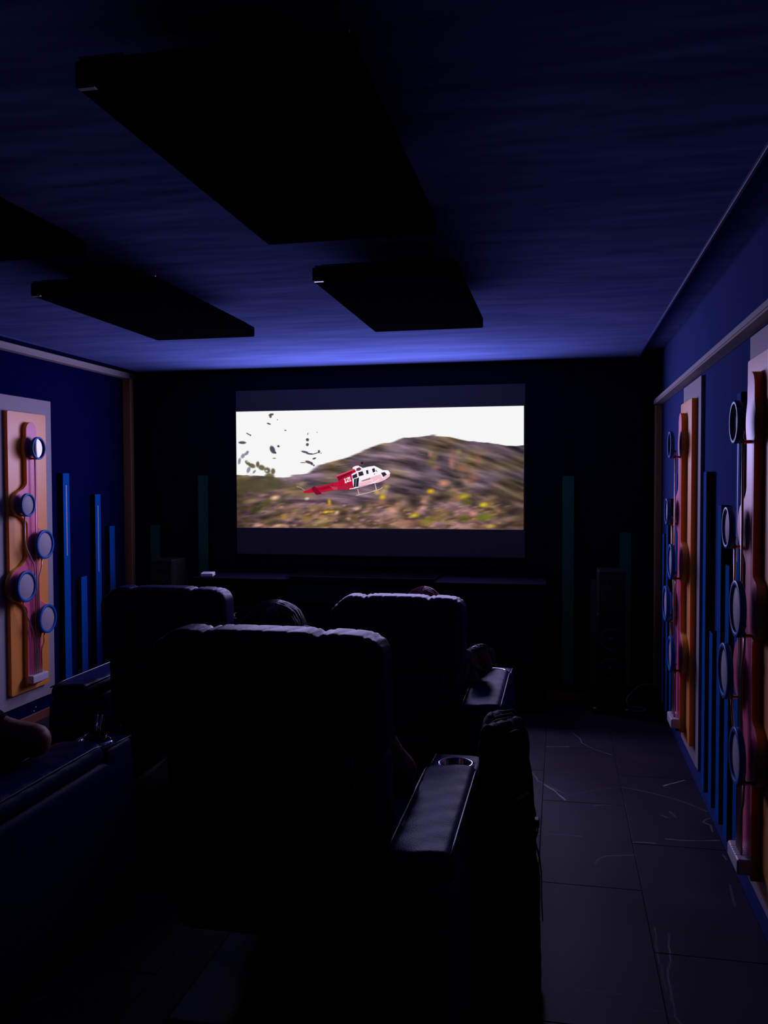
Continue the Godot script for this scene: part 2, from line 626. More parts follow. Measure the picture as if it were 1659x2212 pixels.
	for d in [
		[592.5, 895.5, 7, 3, -.2], [591, 900, 3.2, 3, .9], [587, 915, 5.6, 2, .3], [606.6, 906.3, 1.3, 1.3, 0], [624.4, 929.3, 3, 1.3, .2], [540, 937.5, 7, 1.4, .45], [545, 940, 2, 2, 0], [526, 956, 10.5, 3.5, .03], [595, 971, 6.5, 10.5, -.45], [600, 977, 5, 3, .5],
		[608.5, 963.7, 3.4, 2.8, .3], [599, 989.7, 5, 1, 0], [675, 937, 1, 3, .2], [695.5, 933.5, 1.6, .8, -.3], [674, 949.5, 4.2, 4, 0], [673.7, 960, 4, 3.8, -.7], [668, 976, 10, 2.6, .22], [679, 980, 10, 2, .1], [692, 979, 10, 1.2, -.25], [699.5, 975, 3, 4, 0], [704, 978.5, 2, 1, 0],
		[689, 990, 5, 2.2, -.3], [664, 999, 8, 1, 0], [676, 998, 9, 3.5, .3], [683, 1001, 5, 3.4, .8], [688, 1005, 2, 2.4, 0]]:
		var q: Vector2 = f.call(d[0], d[1])
		P.blob(q.x, q.y, d[2] * 2.0, d[3] * 2.0, g1, 0.95, 0.35, d[4])
	var ol := Color(.30, .28, .18)
	for d in [[535, 980, 7, 4, -.5, 1], [527, 985, 5, 7, .6, 1], [519, 996, 4, 9, .2, 1], [538, 976, 4, 3, 0, 1], [538, 1000, 9, 5, .7, 0], [548, 1006, 10, 6, .35, 0], [561, 1003, 5, 8, .1, 0], [570, 1010, 10, 7, .3, 0], [583, 1016, 9, 8, .5, 0], [596, 1018, 6, 8, 0, 0], [588, 1030, 14, 10, .1, 0], [540, 1015, 5, 9, .4, 1], [553, 1019, 6, 3, -.8, 1], [600, 1044, 26, 14, 0, 0], [560, 1048, 44, 20, 0, 0], [520, 1050, 20, 22, 0, 0]]:
		var q: Vector2 = f.call(d[0], d[1])
		P.blob(q.x, q.y, d[2] * 2.0, d[3] * 2.0, Color(.50, .46, .55) if d[5] == 1 else ol, 0.85, 0.45, d[4])
	for d in [[581, 1017, 6, 4], [541, 997, 12, 4], [545, 1026, 14, 5]]:
		var q: Vector2 = f.call(d[0], d[1])
		P.blob(q.x, q.y, d[2] * 1.3, d[3] * 1.3, Color(.93, .92, .90), 0.8, 0.6)
	helicopter(P)
	return ImageTexture.create_from_image(P.image())


func helicopter(P: Painter) -> void:
	var q := func(list: Array) -> PackedVector2Array:
		var out := PackedVector2Array()
		for j in range(0, list.size(), 2):
			out.append(Vector2((0.2205 + list[j] / 1659.0 * 0.392) * P.w, (0.293 + list[j + 1] / 968.0 * 0.543) * P.h))
		return out
	var red := Color(.74, .06, .20)
	var deep := Color(.48, .04, .16)
	var white := Color(.97, .95, .97)
	var glass := Color(.20, .12, .20)
	P.poly(q.call([600, 470, 840, 380, 900, 355, 915, 405, 835, 445, 852, 600, 862, 668, 780, 682, 560, 690, 380, 722, 108, 728, 100, 708, 230, 658, 620, 565, 640, 548]), red)
	P.poly(q.call([610, 490, 840, 400, 845, 430, 700, 500, 640, 545]), deep)
	P.poly(q.call([300, 668, 560, 600, 560, 640, 380, 690]), deep, 0.55)
	P.poly(q.call([380, 700, 780, 600, 860, 655, 780, 680, 560, 688]), Color(.62, .16, .24), 0.6)
	P.poly(q.call([600, 468, 840, 378, 900, 356, 900, 372, 610, 486]), Color(.92, .40, .50), 0.7)
	P.poly(q.call([226, 652, 270, 622, 312, 662, 384, 742, 298, 758, 240, 692]), deep)
	P.poly(q.call([500, 620, 620, 640, 620, 680, 560, 684]), Color(.72, .40, .42), 0.5)
	P.poly(q.call([846, 340, 880, 326, 930, 318, 1000, 355, 1090, 335, 1170, 324, 1225, 350, 1290, 388, 1370, 392, 1402, 430, 1396, 482, 1330, 532, 1240, 572, 1000, 622, 866, 658, 850, 600, 830, 448, 900, 412, 880, 372, 846, 366]), white)
	P.poly(q.call([960, 545, 1262, 450, 1282, 500, 1330, 532, 1240, 572, 1000, 622, 930, 640]), Color(.95, .74, .80))
	P.poly(q.call([1296, 500, 1400, 440, 1396, 482, 1330, 532]), Color(.94, .76, .84))
	P.poly(q.call([900, 400, 905, 360, 950, 345, 980, 370, 950, 395]), Color(.45, .20, .38))
	for w in [[840, 470, 908, 434, 918, 492, 850, 516], [930, 420, 996, 404, 1012, 462, 940, 480], [1045, 394, 1076, 384, 1086, 440, 1056, 448], [1134, 370, 1172, 358, 1184, 410, 1150, 424], [1268, 430, 1320, 418, 1354, 456, 1300, 492]]:
		P.poly(q.call(w), glass)
	P.poly(q.call([1188, 378, 1218, 412, 1196, 408]), Color(.25, .25, .22))
	P.poly(q.call([868, 522, 942, 498, 932, 632, 862, 646]), Color(.09, .11, .17))
	P.poly(q.call([896, 516, 904, 513, 896, 640, 888, 642]), white, 0.7)
	P.poly(q.call([985, 545, 1108, 502, 1112, 522, 990, 560]), Color(.42, .36, .40), 0.75)
	P.poly(q.call([1162, 446, 1184, 440, 1172, 456]), glass)
	var ln := func(list: Array, wd: float, c: Color) -> void:
		var p: PackedVector2Array = q.call(list)
		for j in p.size() - 1:
			P.line(p[j], p[j + 1], wd, c)
	ln.call([800, 668, 860, 660, 1060, 612, 1190, 560, 1245, 524], 3.4, white)
	ln.call([955, 545, 962, 572, 1140, 530, 1140, 560], 2.0, white)
	ln.call([1176, 580, 1200, 690], 2.6, Color(.96, .84, .80))
	ln.call([922, 672, 942, 752], 2.6, Color(.92, .74, .70))
	ln.call([900, 764, 1060, 730, 1200, 690, 1262, 668, 1292, 640], 2.4, Color(.95, .76, .70))
	ln.call([0, 628, 60, 648, 122, 684], 2.0, Color(.85, .66, .62))
	ln.call([1080, 640, 1190, 612, 1240, 570], 1.4, Color(.55, .35, .38))
	ln.call([600, 326, 830, 306, 1000, 284, 1250, 258], 2.2, Color(.22, .18, .20))
	P.poly(q.call([800, 320, 850, 290, 960, 268, 998, 262, 1000, 298, 900, 318, 850, 345]), Color(.40, .28, .34))
	P.poly(q.call([966, 272, 998, 262, 1004, 292, 976, 300]), Color(.12, .09, .11))
	ln.call([930, 640, 1000, 624, 1240, 574, 1334, 534, 1398, 484], 1.2, Color(.30, .16, .20))
	# the number on the tail, slanted with the flight
	for d in [[[716, 520, 738, 505, 748, 572, 757, 570, 760, 580, 730, 582, 728, 574, 733, 572, 726, 528, 718, 532]],
		[[752, 510, 780, 490, 792, 500, 790, 524, 770, 548, 796, 540, 798, 558, 758, 570, 756, 552, 776, 520, 776, 508, 764, 514, 762, 522, 752, 526]],
		[[786, 496, 808, 478, 816, 542, 826, 538, 828, 550, 802, 560, 800, 550, 804, 546, 797, 504, 788, 508]]]:
		P.poly(q.call(d[0]), Color(.99, .94, .97))


# ---------------------------------------------------------------- the room
func build_room() -> void:
	var s := st()
	# walls, thick, standing outside the room's box
	box(s, Vector3(XL - 0.15, -0.1, ZB - 0.15), Vector3(XL, 2.6, ZN + 0.15))
	var wl := struct("wall_left", s, M.wall_paint)
	s = st()
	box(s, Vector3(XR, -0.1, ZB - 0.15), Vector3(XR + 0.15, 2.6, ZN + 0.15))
	var wr := struct("wall_right", s, M.wall_sheen_right)
	s = st()
	box(s, Vector3(XL, -0.1, ZB - 0.15), Vector3(XR, 2.6, ZB))
	var wf := struct("wall_far", s, M.far_wall_paint)
	s = st()
	box(s, Vector3(-2.69, 0.93, ZB), Vector3(0.06, 2.40, ZB + 0.012), 0.003)
	obj("screen_surround", s, M.far_wall_paint, wf)
	s = st()
	box(s, Vector3(XL, -0.1, ZN), Vector3(XR, 2.6, ZN + 0.15))
	struct("wall_near", s, M.wall_paint)
	# two tiny screw heads low on the left wall
	s = st(true)
	for p in [Vector3(XL, 0.072, -4.99), Vector3(XL, 0.092, -5.01)]:
		lathe(s, PackedVector2Array([Vector2(0.006, 0), Vector2(0.005, 0.003), Vector2(0, 0.004)]), Transform3D(Basis(Vector3(0, 0, 1), -PI / 2), p), 10)
	obj("screw_head", s, M.steel, wl)
	# ceiling: a dropped slab with a shallow slot along both side walls
	s = st()
	box(s, Vector3(XL + 0.16, HC, ZB), Vector3(XR - 0.165, 2.475, ZN))
	box(s, Vector3(XL - 0.15, 2.475, ZB - 0.15), Vector3(XR + 0.15, 2.7, ZN + 0.15))
	var ce := struct("ceiling", s, M.ceiling_paint)
	s = st()
	box(s, Vector3(XR - 0.172, HC - 0.012, ZB), Vector3(XR - 0.160, HC + 0.012, ZN), 0.002)
	obj("edge_bead", s, M.bead_paint, ce)
	s = st()
	box(s, Vector3(XL + 0.154, HC - 0.008, ZB), Vector3(XL + 0.166, HC + 0.012, ZN), 0.002)
	obj("edge_bead", s, M.bead_paint, ce)
	build_floor()
	# pale frame round each side wall: a rail under the ceiling and a post in the far corner
	for side in [[XL, 1.0, 2.375, 2.418], [XR, -1.0, 2.09, 2.124]]:
		var t := Node3D.new()
		t.name = numbered("trim_1" if side[1] > 0 else "trim_2")
		add_child(t)
		t.set_meta("kind", "structure")
		var a: float = side[0]
		var b: float = side[0] + 0.06 * side[1]
		s = st()
		box(s, Vector3(minf(a, b), side[2], ZB + 0.02), Vector3(maxf(a, b), side[3], ZN), 0.003)
		obj("rail", s, M.trim_paint, t)
		s = st()
		box(s, Vector3(minf(b, b + 0.004 * side[1]), side[2] + 0.006, ZB + 0.02), Vector3(maxf(b, b + 0.004 * side[1]), side[2] + 0.012, ZN))
		obj("rail_lip", s, M.trim_paint, t)
		s = st()
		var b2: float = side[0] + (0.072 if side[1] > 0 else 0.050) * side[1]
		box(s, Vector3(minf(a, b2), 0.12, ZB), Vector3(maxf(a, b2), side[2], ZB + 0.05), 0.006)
		# the rounded inner corner between post and rail
		var cv := PackedVector2Array([Vector2(0, 0)])
		for k in 7:
			var an := PI / 2 * k / 6.0
			cv.append(Vector2(0.05 - 0.05 * sin(an), -0.05 + 0.05 * cos(an)) if side[1] > 0 else Vector2(-0.05 + 0.05 * cos(an), -0.05 + 0.05 * sin(an)))
		obj("post", s, M.post_warm_bounce, t)
		s = st()
		box(s, Vector3(minf(a, b2), side[2], ZB), Vector3(maxf(a, b2), side[3], ZB + 0.03), 0.002)
		obj("corner_cap", s, M.trim_paint, t)
	# skirting
	s = st()
	box(s, Vector3(XL, 0, ZB), Vector3(XL + 0.014, 0.06, ZN), 0.003)
	struct("baseboard_left", s, M.skirting_wood)
	s = st()
	box(s, Vector3(XL + 0.014, 0, ZB), Vector3(XR, 0.06, ZB + 0.014), 0.003)
	struct("baseboard_far", s, M.skirting_wood)


func build_floor() -> void:
	var s := st()
	box(s, Vector3(XL - 0.15, -0.12, ZB - 0.15), Vector3(XR + 0.15, -0.004, ZN + 0.15))
	var fl := struct("floor", s, M.grout)
	# one veined stone print, laid over the whole floor
	var W := 1024
	var H := 2048
	var X0 := -3.5
	var Z0 := -6.4
	var n := FastNoiseLite.new()
	n.seed = 8
	n.frequency = 0.006
	n.fractal_octaves = 5
	var gray := n.get_image(W, H, false, false, false)
	var by := gray.get_data()
	var px := PackedByteArray()
	px.resize(W * H * 3)
	var j := 0
	for v in by:
		var l := 45 + (v - 128) / 8
		px[j] = l
		px[j + 1] = l - 4
		px[j + 2] = l + 4
		j += 3
	var veins := [[-0.083, -4.46, -0.024, -4.368, 0.026, -4.252, 5, .9], [0.636, -4.656, 0.593, -4.616, 0.519, -4.548, 5, .9], [0.304, -4.496, 0.468, -4.425, 0.6, -4.329, 0.681, -4.23, 4, .4], [0.019, -4.3, 0.154, -4.408, 0.304, -4.496, 3, .15],
		[-0.074, -5.103, 0.052, -5.124, 5, .6], [-0.054, -3.819, 0.021, -3.827, 0.094, -3.825, 4, .6], [0.311, -3.804, 0.357, -3.811, 0.405, -3.809, 4, .7], [0.453, -3.867, 0.55, -3.864, 0.676, -3.894, 4, .6],
		[0.141, -3.557, 0.158, -3.605, 0.188, -3.637, 0.31, -3.676, 4, .6], [0.161, -4.202, 0.206, -4.225, 0.309, -4.237, 4, .5], [0.685, -4.15, 0.658, -4.129, 0.642, -4.093, 0.671, -4.062, 0.666, -3.989, 4, .5],
		[0.327, -3.079, 0.321, -2.989, 0.317, -2.909, 0.318, -2.853, 2.4, .7], [0.369, -3.05, 0.359, -2.946, 0.354, -2.869, 0.338, -2.816, 0.334, -2.724, 0.332, -2.634, 0.331, -2.572, 0.343, -2.534, 2.4, .8], [0.322, -2.844, 0.319, -2.755, 0.319, -2.696, 2.4, .4],
		[0.669, -3.744, 0.673, -3.7, 5, .4], [0.645, -3.469, 0.633, -3.365, 0.628, -3.291, 5, .3], [0.505, -4.199, 0.522, -4.163, 0.528, -4.126, 6, .35], [0.464, -4.142, 0.489, -4.118, 6, .35], [0.058, -2.652, 0.114, -2.651, 0.187, -2.649, 4, .2], [0.25, -2.59, 0.298, -2.588, 0.326, -2.564, 4, .2]]
	var r := RandomNumberGenerator.new()
	r.seed = 5
	for i in 46:   # the rest of the floor, where the photograph is black
		var p := Vector2(r.randf_range(-3.3, 0.6), r.randf_range(-6.1, 1.9))
		if p.x > -0.15 and p.y > -5.3 and p.y < -2.5:
			continue
		var line := [p.x, p.y]
		var dir := Vector2.from_angle(r.randf() * TAU)
		for k in 4:
			p += dir * r.randf_range(0.05, 0.14)
			dir = dir.rotated(r.randf_range(-0.5, 0.5))
			line += [p.x, p.y]
		veins.append(line + [3.0 + r.randf() * 2, r.randf_range(0.2, 0.7)])
	for l in veins:
		var wd: float = l[-2] * 0.5
		var al: float = l[-1]
		var pts := []
		for k in range(0, l.size() - 2, 2):
			pts.append(Vector2((l[k] - X0) / 4.3 * W, (l[k + 1] - Z0) / 8.6 * H))
		for k in pts.size() - 1:
			var a: Vector2 = pts[k]
			var b: Vector2 = pts[k + 1]
			var steps := int(a.distance_to(b) * 2) + 1
			for q in steps + 1:
				var c := a.lerp(b, float(q) / steps)
				c += Vector2(n.get_noise_2d(c.y * 9, 7), n.get_noise_2d(c.x * 9, 99)) * 0.9
				var R := wd * (0.55 + 0.3 * n.get_noise_2d(c.x * 6, c.y * 6)) * 0.62
				for y in range(int(c.y - R - 1), int(c.y + R + 2)):
					for x in range(int(c.x - R - 1), int(c.x + R + 2)):
						var d := Vector2(x, y).distance_to(c)
						var e := al * clampf(R - d + 0.5, 0.0, 1.0)
						if e > 0.0 and x >= 0 and y >= 0 and x < W and y < H:
							var o := (y * W + x) * 3
							px[o] = maxi(px[o], int(52 + e * 148))
							px[o + 1] = maxi(px[o + 1], int(50 + e * 142))
							px[o + 2] = maxi(px[o + 2], int(55 + e * 150))
	var im := Image.create_from_data(W, H, false, Image.FORMAT_RGB8, px)
	var tones := []
	for k in 3:
		var m := mat("stone_%d" % k, Color(1, 1, 1), 0.5, 0.0, 0.3)
		m.albedo_color = [Color(1, 1, 1), Color(0.93, 0.92, 0.93), Color(1, 0.97, 1)][k]
		if k == 0:
			m.albedo_texture = ImageTexture.create_from_image(im)
		else:
			m.albedo_texture = tones[0].albedo_texture
		tones.append(m)
	r.seed = 9
	for c in 11:
		var x1 := 0.31 - 0.39 * (c - 1)
		var x0 := x1 - 0.39
		if c == 0:
			x0 = 0.31
			x1 = XR
		x0 = maxf(x0, XL)
		if x1 - x0 < 0.05:
			continue
		var z := -6.87 if c % 2 == 1 else -6.43
		while z < ZN:
			var za := maxf(z, ZB)
			var zb := minf(z + 0.88, ZN)
			z += 0.88
			if zb - za < 0.03:
				continue
			var t := st()
			var g := 0.0012
			slab(t, x0 + g, x1 - g, za + g, zb - g, X0, Z0, r.randf_range(-0.0004, 0.0))
			obj("tile", t, tones[r.randi() % 3], fl)


func slab(s: SurfaceTool, x0: float, x1: float, z0: float, z1: float, ux: float, uz: float, y: float) -> void:
	var b := 0.0015
	var f := func(x: float, yy: float, z: float) -> void:
		s.set_uv(Vector2((x - ux) / 4.3, (z - uz) / 8.6))
		s.add_vertex(Vector3(x, yy, z))
	var A := [[x0 + b, z0 + b], [x0 + b, z1 - b], [x1 - b, z1 - b], [x1 - b, z0 + b]]
	var B := [[x0, z0], [x0, z1], [x1, z1], [x1, z0]]
	for k in [0, 2, 1, 0, 3, 2]:
		f.call(A[k][0], y, A[k][1])
	for k in 4:
		var l := (k + 1) % 4
		for q in [[B[k], -b], [A[l], 0.0], [B[l], -b], [B[k], -b], [A[k], 0.0], [A[l], 0.0]]:
			f.call(q[0][0], y + q[1], q[0][1])
		for q in [[B[k], -0.012], [B[l], -b], [B[l], -0.012], [B[k], -0.012], [B[k], -b], [B[l], -b]]:
			f.call(q[0][0], y + q[1], q[0][1])


func build_screen() -> void:
	var t := thing("projection_screen", "wide white cinema screen showing a red and white helicopter over a hillside", "screen", Vector3(-1.338, 1.01, ZB + 0.012))
	var s := st()
	box(s, Vector3(-1.094, 0, 0), Vector3(1.090, 1.25, 0.006), 0.001)
	obj("screen_cloth", s, M.screen_cloth, t)
	s = st(true)
	tube(s, PackedVector3Array([Vector3(-1.094, 0, 0.006), Vector3(1.090, 0, 0.006)]), 0.006, 10)
	obj("weight_bar", s, M.black_plastic, t)
	s = st()
	var o := Vector3(PIC.position.x + 1.338, PIC.position.y - 1.01, 0.0075)
	var a := [o, o + Vector3(PIC.size.x, 0, 0), o + Vector3(PIC.size.x, PIC.size.y, 0), o + Vector3(0, PIC.size.y, 0)]
	var uv := [Vector2(0, 1), Vector2(1, 1), Vector2(1, 0), Vector2(0, 0)]
	for k in [0, 2, 1, 0, 3, 2]:
		s.set_uv(uv[k])
		s.add_vertex(a[k])
	var m := StandardMaterial3D.new()
	m.resource_name = "film_picture"
	m.albedo_color = Color(0.02, 0.02, 0.02)
	m.roughness = 0.9
	m.emission_enabled = true
	m.emission_operator = BaseMaterial3D.EMISSION_OP_MULTIPLY
	m.emission = Color.WHITE
	m.emission_energy_multiplier = 1.0
	m.emission_texture = film_picture()
	var p := obj("screen_picture", s, m, t)
	p.set_meta("label", "film frame with a red and white helicopter numbered 121")


func ceiling_panel(x0: float, z1: float, label: String) -> void:
	# a hung acoustic panel; z1 is its edge nearer to the viewer
	var t := thing("ceiling_panel", label, "acoustic panel", Vector3(x0, 2.30, z1), 0.0, "black panels hung under the ceiling")
	var s := st()
	box(s, Vector3(0, 0, -1.1), Vector3(0.535, 0.05, 0), 0.004)
	obj("cloth_panel", s, M.panel_cloth, t)
	s = st()
	box(s, Vector3(0.03, 0.05, -1.07), Vector3(0.505, 0.066, -0.03))
	obj("frame", s, M.panel_edge, t)
	for q in [0.01, 0.445]:
		s = st()
		box(s, Vector3(q, 0.05, -0.010), Vector3(q + 0.09, 0.056, 0.001), 0.001)
		obj("bracket", s, M.dull_steel, t)
	s = st(true)
	for q in [[0.14, -0.30], [0.395, -0.30], [0.14, -0.85], [0.395, -0.85]]:
		tube(s, PackedVector3Array([Vector3(q[0], 0.05, q[1]), Vector3(q[0], HC - 2.30, q[1])]), 0.003, 6)
		lathe(s, PackedVector2Array([Vector2(0, 0.05), Vector2(0.009, 0.05), Vector2(0.009, 0.062), Vector2(0, 0.064)]), Transform3D(Basis.IDENTITY, Vector3(q[0], 0, q[1])), 10)
	obj("hanger", s, M.panel_edge, t)
	s = st()
	box(s, Vector3(0.006, -0.003, -0.012), Vector3(0.042, 0.003, 0.002), 0.001)
	var c := obj("edge_clip", s, M.dull_steel, t)
	c.set_meta("label", "small bright metal clip on the lower edge")


func light_bar(at: Vector3, turn: float, top: float, wide: float, deep: float, slit: Array, label: String, group: String) -> void:
	var t := thing("wall_bar", label, "wall bar", at, turn, group)
	var s := st()
	box(s, Vector3(-wide / 2, 0.12, 0), Vector3(wide / 2, top, deep - 0.001), 0.0)
	obj("bar_body", s, M.bar_side, t)
	s = st()
	box(s, Vector3(-wide / 2, 0.12, deep - 0.001), Vector3(wide / 2, top, deep + 0.001), 0.0008)
	obj("bar_face", s, M.bar_blue_bounce if turn == 0.0 else M.bar_blue, t)
	if slit.size():
		s = st()
		box(s, Vector3(-0.006, slit[0], deep), Vector3(0.006, slit[1], deep + 0.002), 0.0008)
		obj("inlay_strip", s, M.inlay, t)


func head_outline() -> PackedVector2Array:
	# the pink shape: a neck with a round lobe behind each peg, in metres from its own middle line
	var lobes_l := [Vector3(0, 1.78, 0.078), Vector3(-0.112, 1.43, 0.082), Vector3(-0.145, 0.925, 0.106)]
	var lobes_r := [Vector3(0, 1.78, 0.078), Vector3(0.045, 1.168, 0.105), Vector3(0.065, 0.69, 0.105)]
	var edge := func(v: float, lobes: Array, sg: float) -> float:
		var half := 0.055 + 0.018 * smoothstep(1.3, 0.5, v)
		var e := half
		for l in lobes:
			var dd: float = l.z * l.z - (v - l.y) * (v - l.y)
			var x: float = sg * l.x + sqrt(maxf(dd, 0.0)) if dd > 0 else sg * l.x - (absf(v - l.y) - l.z) * 1.6
			var k := 0.035
			var hh := clampf(0.5 + 0.5 * (x - e) / k, 0.0, 1.0)
			e = lerpf(e, x, hh) + k * hh * (1.0 - hh) * 0.8
		return e
	var out := PackedVector2Array()
	var bottom := 0.275
	var top := 1.945
	out.append(Vector2(edge.call(bottom, lobes_r, 1.0), bottom))
	var n := 110
	for i in range(1, n):
		var v := lerpf(bottom, top - 0.055, float(i) / n)
		out.append(Vector2(edge.call(v, lobes_r, 1.0), v))
	for i in 15:
		var a := PI * i / 14.0
		out.append(Vector2(0.055 * cos(a), top - 0.055 + 0.055 * sin(a)))
	for i in range(n - 1, 0, -1):
		var v := lerpf(bottom, top - 0.055, float(i) / n)
		out.append(Vector2(-edge.call(v, lobes_l, -1.0), v))
	out.append(Vector2(-edge.call(bottom, lobes_l, -1.0), bottom))
	return out


func wall_art(at: Vector3, turn: float, label: String) -> Node3D:
	# a relief of a giant guitar headstock: x to the right, y up from the floor, z out of the wall
	var t := thing("wall_relief", label, "wall art", at, turn, "guitar headstock reliefs on the side walls")
	var s := st()
	box(s, Vector3(-0.305, 0.148, 0), Vector3(0.305, 2.105, 0.018), 0.002)
	obj("backing_panel", s, M.backing_white, t)
	two_tone("board", round_rect(-0.2, 0.238, 0.2, 2.005, 0.012), 0.018, 0.046, M.board_orange, M.edge_orange, t)
	two_tone("headstock", head_outline(), 0.046, 0.0755, M.head_pink, M.edge_orange, t)
	var turn_out := Basis(Vector3(1, 0, 0), PI / 2)
	var pegs := [[0.0, 1.78, 0.0715, true], [-0.118, 1.424, 0.0725, false], [0.055, 1.167, 0.0935, false], [-0.146, 0.92, 0.0975, false], [0.072, 0.686, 0.0935, false]]
	for p in pegs:
		var r: float = p[2]
		var xf := Transform3D(turn_out, Vector3(p[0], p[1], 0))
		s = st(true)
		lathe(s, PackedVector2Array([Vector2(0, 0.110), Vector2(r - 0.003, 0.110), Vector2(r, 0.113), Vector2(r, 0.128), Vector2(r - 0.002, 0.130), Vector2(r * 0.84, 0.130), Vector2(r * 0.83, 0.129), Vector2(r * 0.82, 0.118)]), xf, 48)
		var k := obj("peg", s, M.ring_blue, t)
		s = st(true)
		if p[3]:
			lathe(s, PackedVector2Array([Vector2(r * 0.822, 0.1195), Vector2(r * 0.55, 0.1172), Vector2(0, 0.116)]), xf, 40)
		else:
			lathe(s, PackedVector2Array([Vector2(r * 0.822, 0.121), Vector2(r * 0.78, 0.1225), Vector2(0, 0.1225)]), xf, 40)
		var pf := obj("peg_face", s, M.mirror if p[3] else M.drum_skin, k)
		if p[3]:
			pf.set_meta("label", "mirror finished peg face")
		s = st(true)
		var y: float = p[1] - r + 0.006
		tube(s, PackedVector3Array([Vector3(p[0], y, 0.072), Vector3(p[0], y, 0.118)]), 0.006, 12)
		lathe(s, PackedVector2Array([Vector2(0.006, -0.004), Vector2(0.0085, -0.003), Vector2(0.0085, 0.003), Vector2(0.006, 0.004)]), Transform3D(turn_out, Vector3(p[0], y, 0.096)), 14)
		obj("peg_shaft", s, M.copper, k)
	var strings := [[Vector2(-0.146, 0.838), Vector2(-0.146, 0.79), Vector2(-0.036, 0.60), Vector2(-0.036, 0.34)], [Vector2(-0.118, 1.368), Vector2(-0.116, 1.172), Vector2(-0.019, 1.03), Vector2(-0.018, 0.34)], [Vector2(-0.002, 1.724), Vector2(-0.002, 1.1), Vector2(0.0, 0.34)], [Vector2(0.055, 1.09), Vector2(0.052, 1.018), Vector2(0.017, 0.955), Vector2(0.018, 0.34)], [Vector2(0.072, 0.61), Vector2(0.064, 0.53), Vector2(0.036, 0.495), Vector2(0.036, 0.34)]]
	for l in strings:
		s = st(true)
		var path := PackedVector3Array()
		for k in l.size():
			if k > 0 and k < l.size() - 1:
				path.append(v3(l[k].lerp(l[k - 1], 0.12), 0.098))
				path.append(v3(l[k].lerp(l[k + 1], 0.12), 0.098))
			else:
				path.append(v3(l[k], 0.098))
		tube(s, path, 0.0042, 8)
		var so := obj("string", s, M.brass, t)
		s = st(true)
		lathe(s, PackedVector2Array([Vector2(0.0028, 0), Vector2(0.0022, 0.012), Vector2(0.0048, 0.017), Vector2(0.006, 0.022), Vector2(0.0045, 0.027), Vector2(0, 0.029)]), Transform3D(Basis.IDENTITY, path[0]), 12)
		obj("ball_end", s, M.steel, so)
	s = st(true)
	rbox(s, Vector3(-0.002, 0.32, 0.0945), Vector3(0.084, 0.026, 0.025), 0.009, Vector3i(3, 1, 1), 4)
	for k in 5:
		tube(s, PackedVector3Array([Vector3(-0.036 + 0.018 * k, 0.3445, 0.075), Vector3(-0.036 + 0.018 * k, 0.3445, 0.116)]), 0.0022, 6)
	obj("nut", s, M.nut_ivory, t)
	s = st()
	box(s, Vector3(0.262, 0.150, 0.017), Vector3(0.300, 0.157, 0.020), 0.001)
	obj("tag", s, M.black_plastic, t)
	return t


func round_rect(x0: float, y0: float, x1: float, y1: float, r: float, n := 5) -> PackedVector2Array:
	var out := PackedVector2Array()
	for c in [[x1 - r, y0 + r, -PI / 2], [x1 - r, y1 - r, 0.0], [x0 + r, y1 - r, PI / 2], [x0 + r, y0 + r, PI]]:
		for i in n + 1:
			var a: float = c[2] + PI / 2 * i / n
			out.append(Vector2(c[0] + r * cos(a), c[1] + r * sin(a)))
	return out


